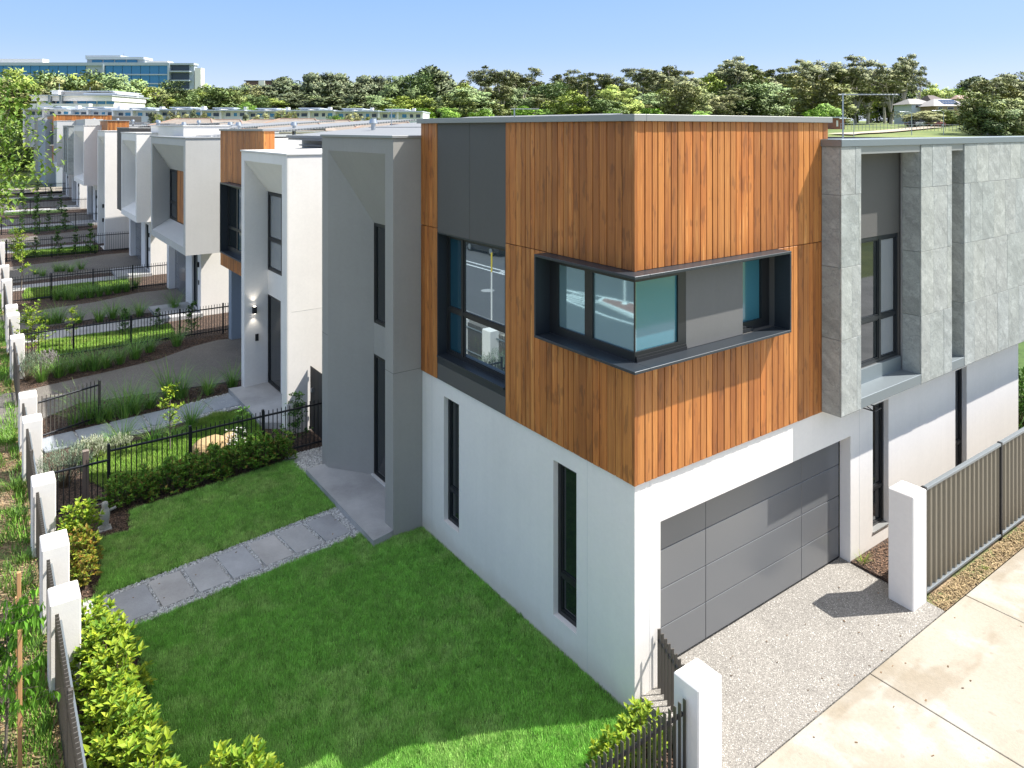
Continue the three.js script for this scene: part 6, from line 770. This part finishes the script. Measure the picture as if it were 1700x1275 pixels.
// field: dirt path, lamps, fence, parked cars
const ribbon = (name, pts, w, mat, dy) => { const g = []; for (let i = 0; i + 1 < pts.length; i++) { const [a, b] = [V(pts[i][0], 0, pts[i][1]), V(pts[i + 1][0], 0, pts[i + 1][1])], n = b.clone().sub(a).normalize(), s = V(-n.z, 0, n.x).multiplyScalar(w / 2), q = v => [v.x, landY(v.x, v.z) + dy, v.z]; g.push(quad(q(a.clone().sub(s)), q(a.clone().add(s)), q(b.clone().add(s)), q(b.clone().sub(s)))); } structure(name, g, mat); };
{
  const P = []; for (let i = 0; i <= 14; i++) { const q = at(1395 + i * 11, 213, 118 + i * 2.6); P.push([q.x, q.z]); } ribbon('dirt_path', P, 4, std([0.42, 0.35, 0.26], 0.95), 0.12);
  const lamp = (px, top, d, l) => { const q = at(px, top, d), y = landY(q.x, q.z), t = thing('street_lamp', l, 'street lamp', [q.x, y, q.z]); part(t, 'pole', [rod([q.x, y - 0.3, q.z], [q.x, q.y - 0.25, q.z], 0.075, 0.05), rod([q.x, q.y - 0.25, q.z], [q.x - RT.x * 0.5, q.y, q.z - RT.z * 0.5], 0.05), rod([q.x - RT.x * 0.5, q.y, q.z - RT.z * 0.5], [q.x - RT.x * 1.6, q.y + 0.03, q.z - RT.z * 1.6], 0.045)], M.steel); part(t, 'lamp_head', rod([q.x - RT.x * 1.3, q.y, q.z - RT.z * 1.3], [q.x - RT.x * 1.95, q.y, q.z - RT.z * 1.95], 0.09), M.steel); };
  lamp(1417, 197, 100, 'curved street lamp on the field, nearest the tall antenna'); lamp(1513, 186, 118, 'taller street lamp in the middle of the field'); lamp(1566, 184, 122, 'slim street lamp on the field in front of the solar-panelled house'); lamp(1641, 190, 140, 'street lamp before the dark trees at the right edge');
  const f = thing('rail_fence', 'long thin post and rail fence along the far side of the field', 'fence', [0, 0, 0]); origin.set(f, [0, 0, 0]); const po = [], ra = []; let pr = null; for (let i = 0; i <= 34; i++) { const q = at(1395 + i * 6, 210, 148 - i * 0.3), y = landY(q.x, q.z); po.push(rod([q.x, y - 0.2, q.z], [q.x, y + 1.15, q.z], 0.045, 0.045, 5)); if (pr) for (const h of [0.55, 1.1]) ra.push(rod([pr.x, pr.y2 + h, pr.z], [q.x, y + h, q.z], 0.03, 0.03, 4)); q.y2 = y; pr = q; } part(f, 'posts', po, M.steel, null, 'stuff'); part(f, 'rails', ra, M.steel, null, 'stuff');
}
function makeCar(name, label, x, y, z, rot, paintCol) {
  const t = thing(name, label, 'car', [x, y, z]); t.rotation.y = rot; const pm = new THREE.MeshPhysicalMaterial({ color: col(...paintCol), roughness: 0.3, metalness: 0.3, clearcoat: 1, clearcoatRoughness: 0.05 });
  const e = (pts, w, b = 0.06) => { const s = new THREE.Shape(); s.moveTo(...pts[0]); s.splineThru(pts.slice(1).map(p => new THREE.Vector2(...p))); const g = new THREE.ExtrudeGeometry(s, { depth: w, bevelEnabled: true, bevelSize: b, bevelThickness: b, bevelSegments: 3 }); g.translate(0, 0, -w / 2); return g; };
  lpart(t, 'body', e([[-2.1, 0.3], [-2.18, 0.62], [-2.0, 0.86], [-1.2, 0.94], [1.0, 0.92], [1.9, 0.78], [2.15, 0.55], [2.1, 0.3], [0, 0.26], [-2.1, 0.3]], 1.6), pm); lpart(t, 'cabin', e([[-1.6, 0.9], [-1.2, 1.28], [-0.5, 1.40], [0.3, 1.36], [1.15, 0.92], [-1.6, 0.9]], 1.3, 0.05), M.glassDark); lpart(t, 'roof_panel', cb(-0.95, 0.3, 1.40, 1.46, -0.58, 0.58, 0.02), pm);
  for (const [a, b] of [[-1.32, 0.8], [-1.32, -0.8], [1.3, 0.8], [1.3, -0.8]]) { const w = new THREE.CylinderGeometry(0.32, 0.32, 0.2, 20); w.rotateX(Math.PI / 2); const m = lpart(t, 'wheel', w, M.black, [a, 0.32, b]); const r = new THREE.CylinderGeometry(0.19, 0.19, 0.21, 14); r.rotateX(Math.PI / 2); lpart(m, 'rim', r, M.steel); }
  for (const s of [0.6, -0.6]) { lpart(t, 'headlight', cb(2.06, 2.2, 0.55, 0.7, s - 0.16, s + 0.16, 0.03), M.glassBlind); lpart(t, 'tail_light', cb(-2.24, -2.1, 0.6, 0.75, s - 0.16, s + 0.16, 0.03), std([0.4, 0.02, 0.02], 0.3)); }
}
makeCar('parked_car', 'dark car on the street, seen reflected in the recessed upper window', -20.6, -0.41, -34.6, Math.PI / 2, [0.02, 0.02, 0.024]);
[[1521, 203, [0.03, 0.035, 0.05], 'dark blue car parked under the eucalypts beyond the field'], [1532, 203, [0.6, 0.6, 0.6], 'white car parked right of the dark blue car beyond the field'], [1550, 201, [0.25, 0.05, 0.04], 'dark red car parked beyond the field fence']].forEach(([px, py, c, l], i) => { const q = at(px, py, 158), y = landY(q.x, q.z); makeCar('parked_car', l, q.x, y, q.z, -YAW + 0.1 * i, c); });
{ // bollard on the traffic island, slim pole on the verge (both seen in the window reflections)
  const b = thing('bollard', 'white bollard on the traffic island, reflected in the corner window', 'bollard', [-17.35, -0.25, -17.9]); lpart(b, 'post', cyl(0, 0, 1.1, 0, 0.05, 0.05, 14), M.paint); lpart(b, 'base', cyl(0, 0, 0.06, 0, 0.16, 0.12, 14), M.paint);
  const p = thing('marker_pole', 'slim pale pole with yellow top on the verge, reflected in the recessed upper window', 'pole', [-9.15, -0.3, -17.65]); lpart(p, 'shaft', cyl(0, 0, 2.5, 0, 0.035, 0.035, 10), M.whiteWarm); lpart(p, 'yellow_top', cyl(0, 2.5, 3.3, 0, 0.036, 0.036, 10), std([0.7, 0.5, 0.03], 0.5));
}
renderer.render(scene, camera);
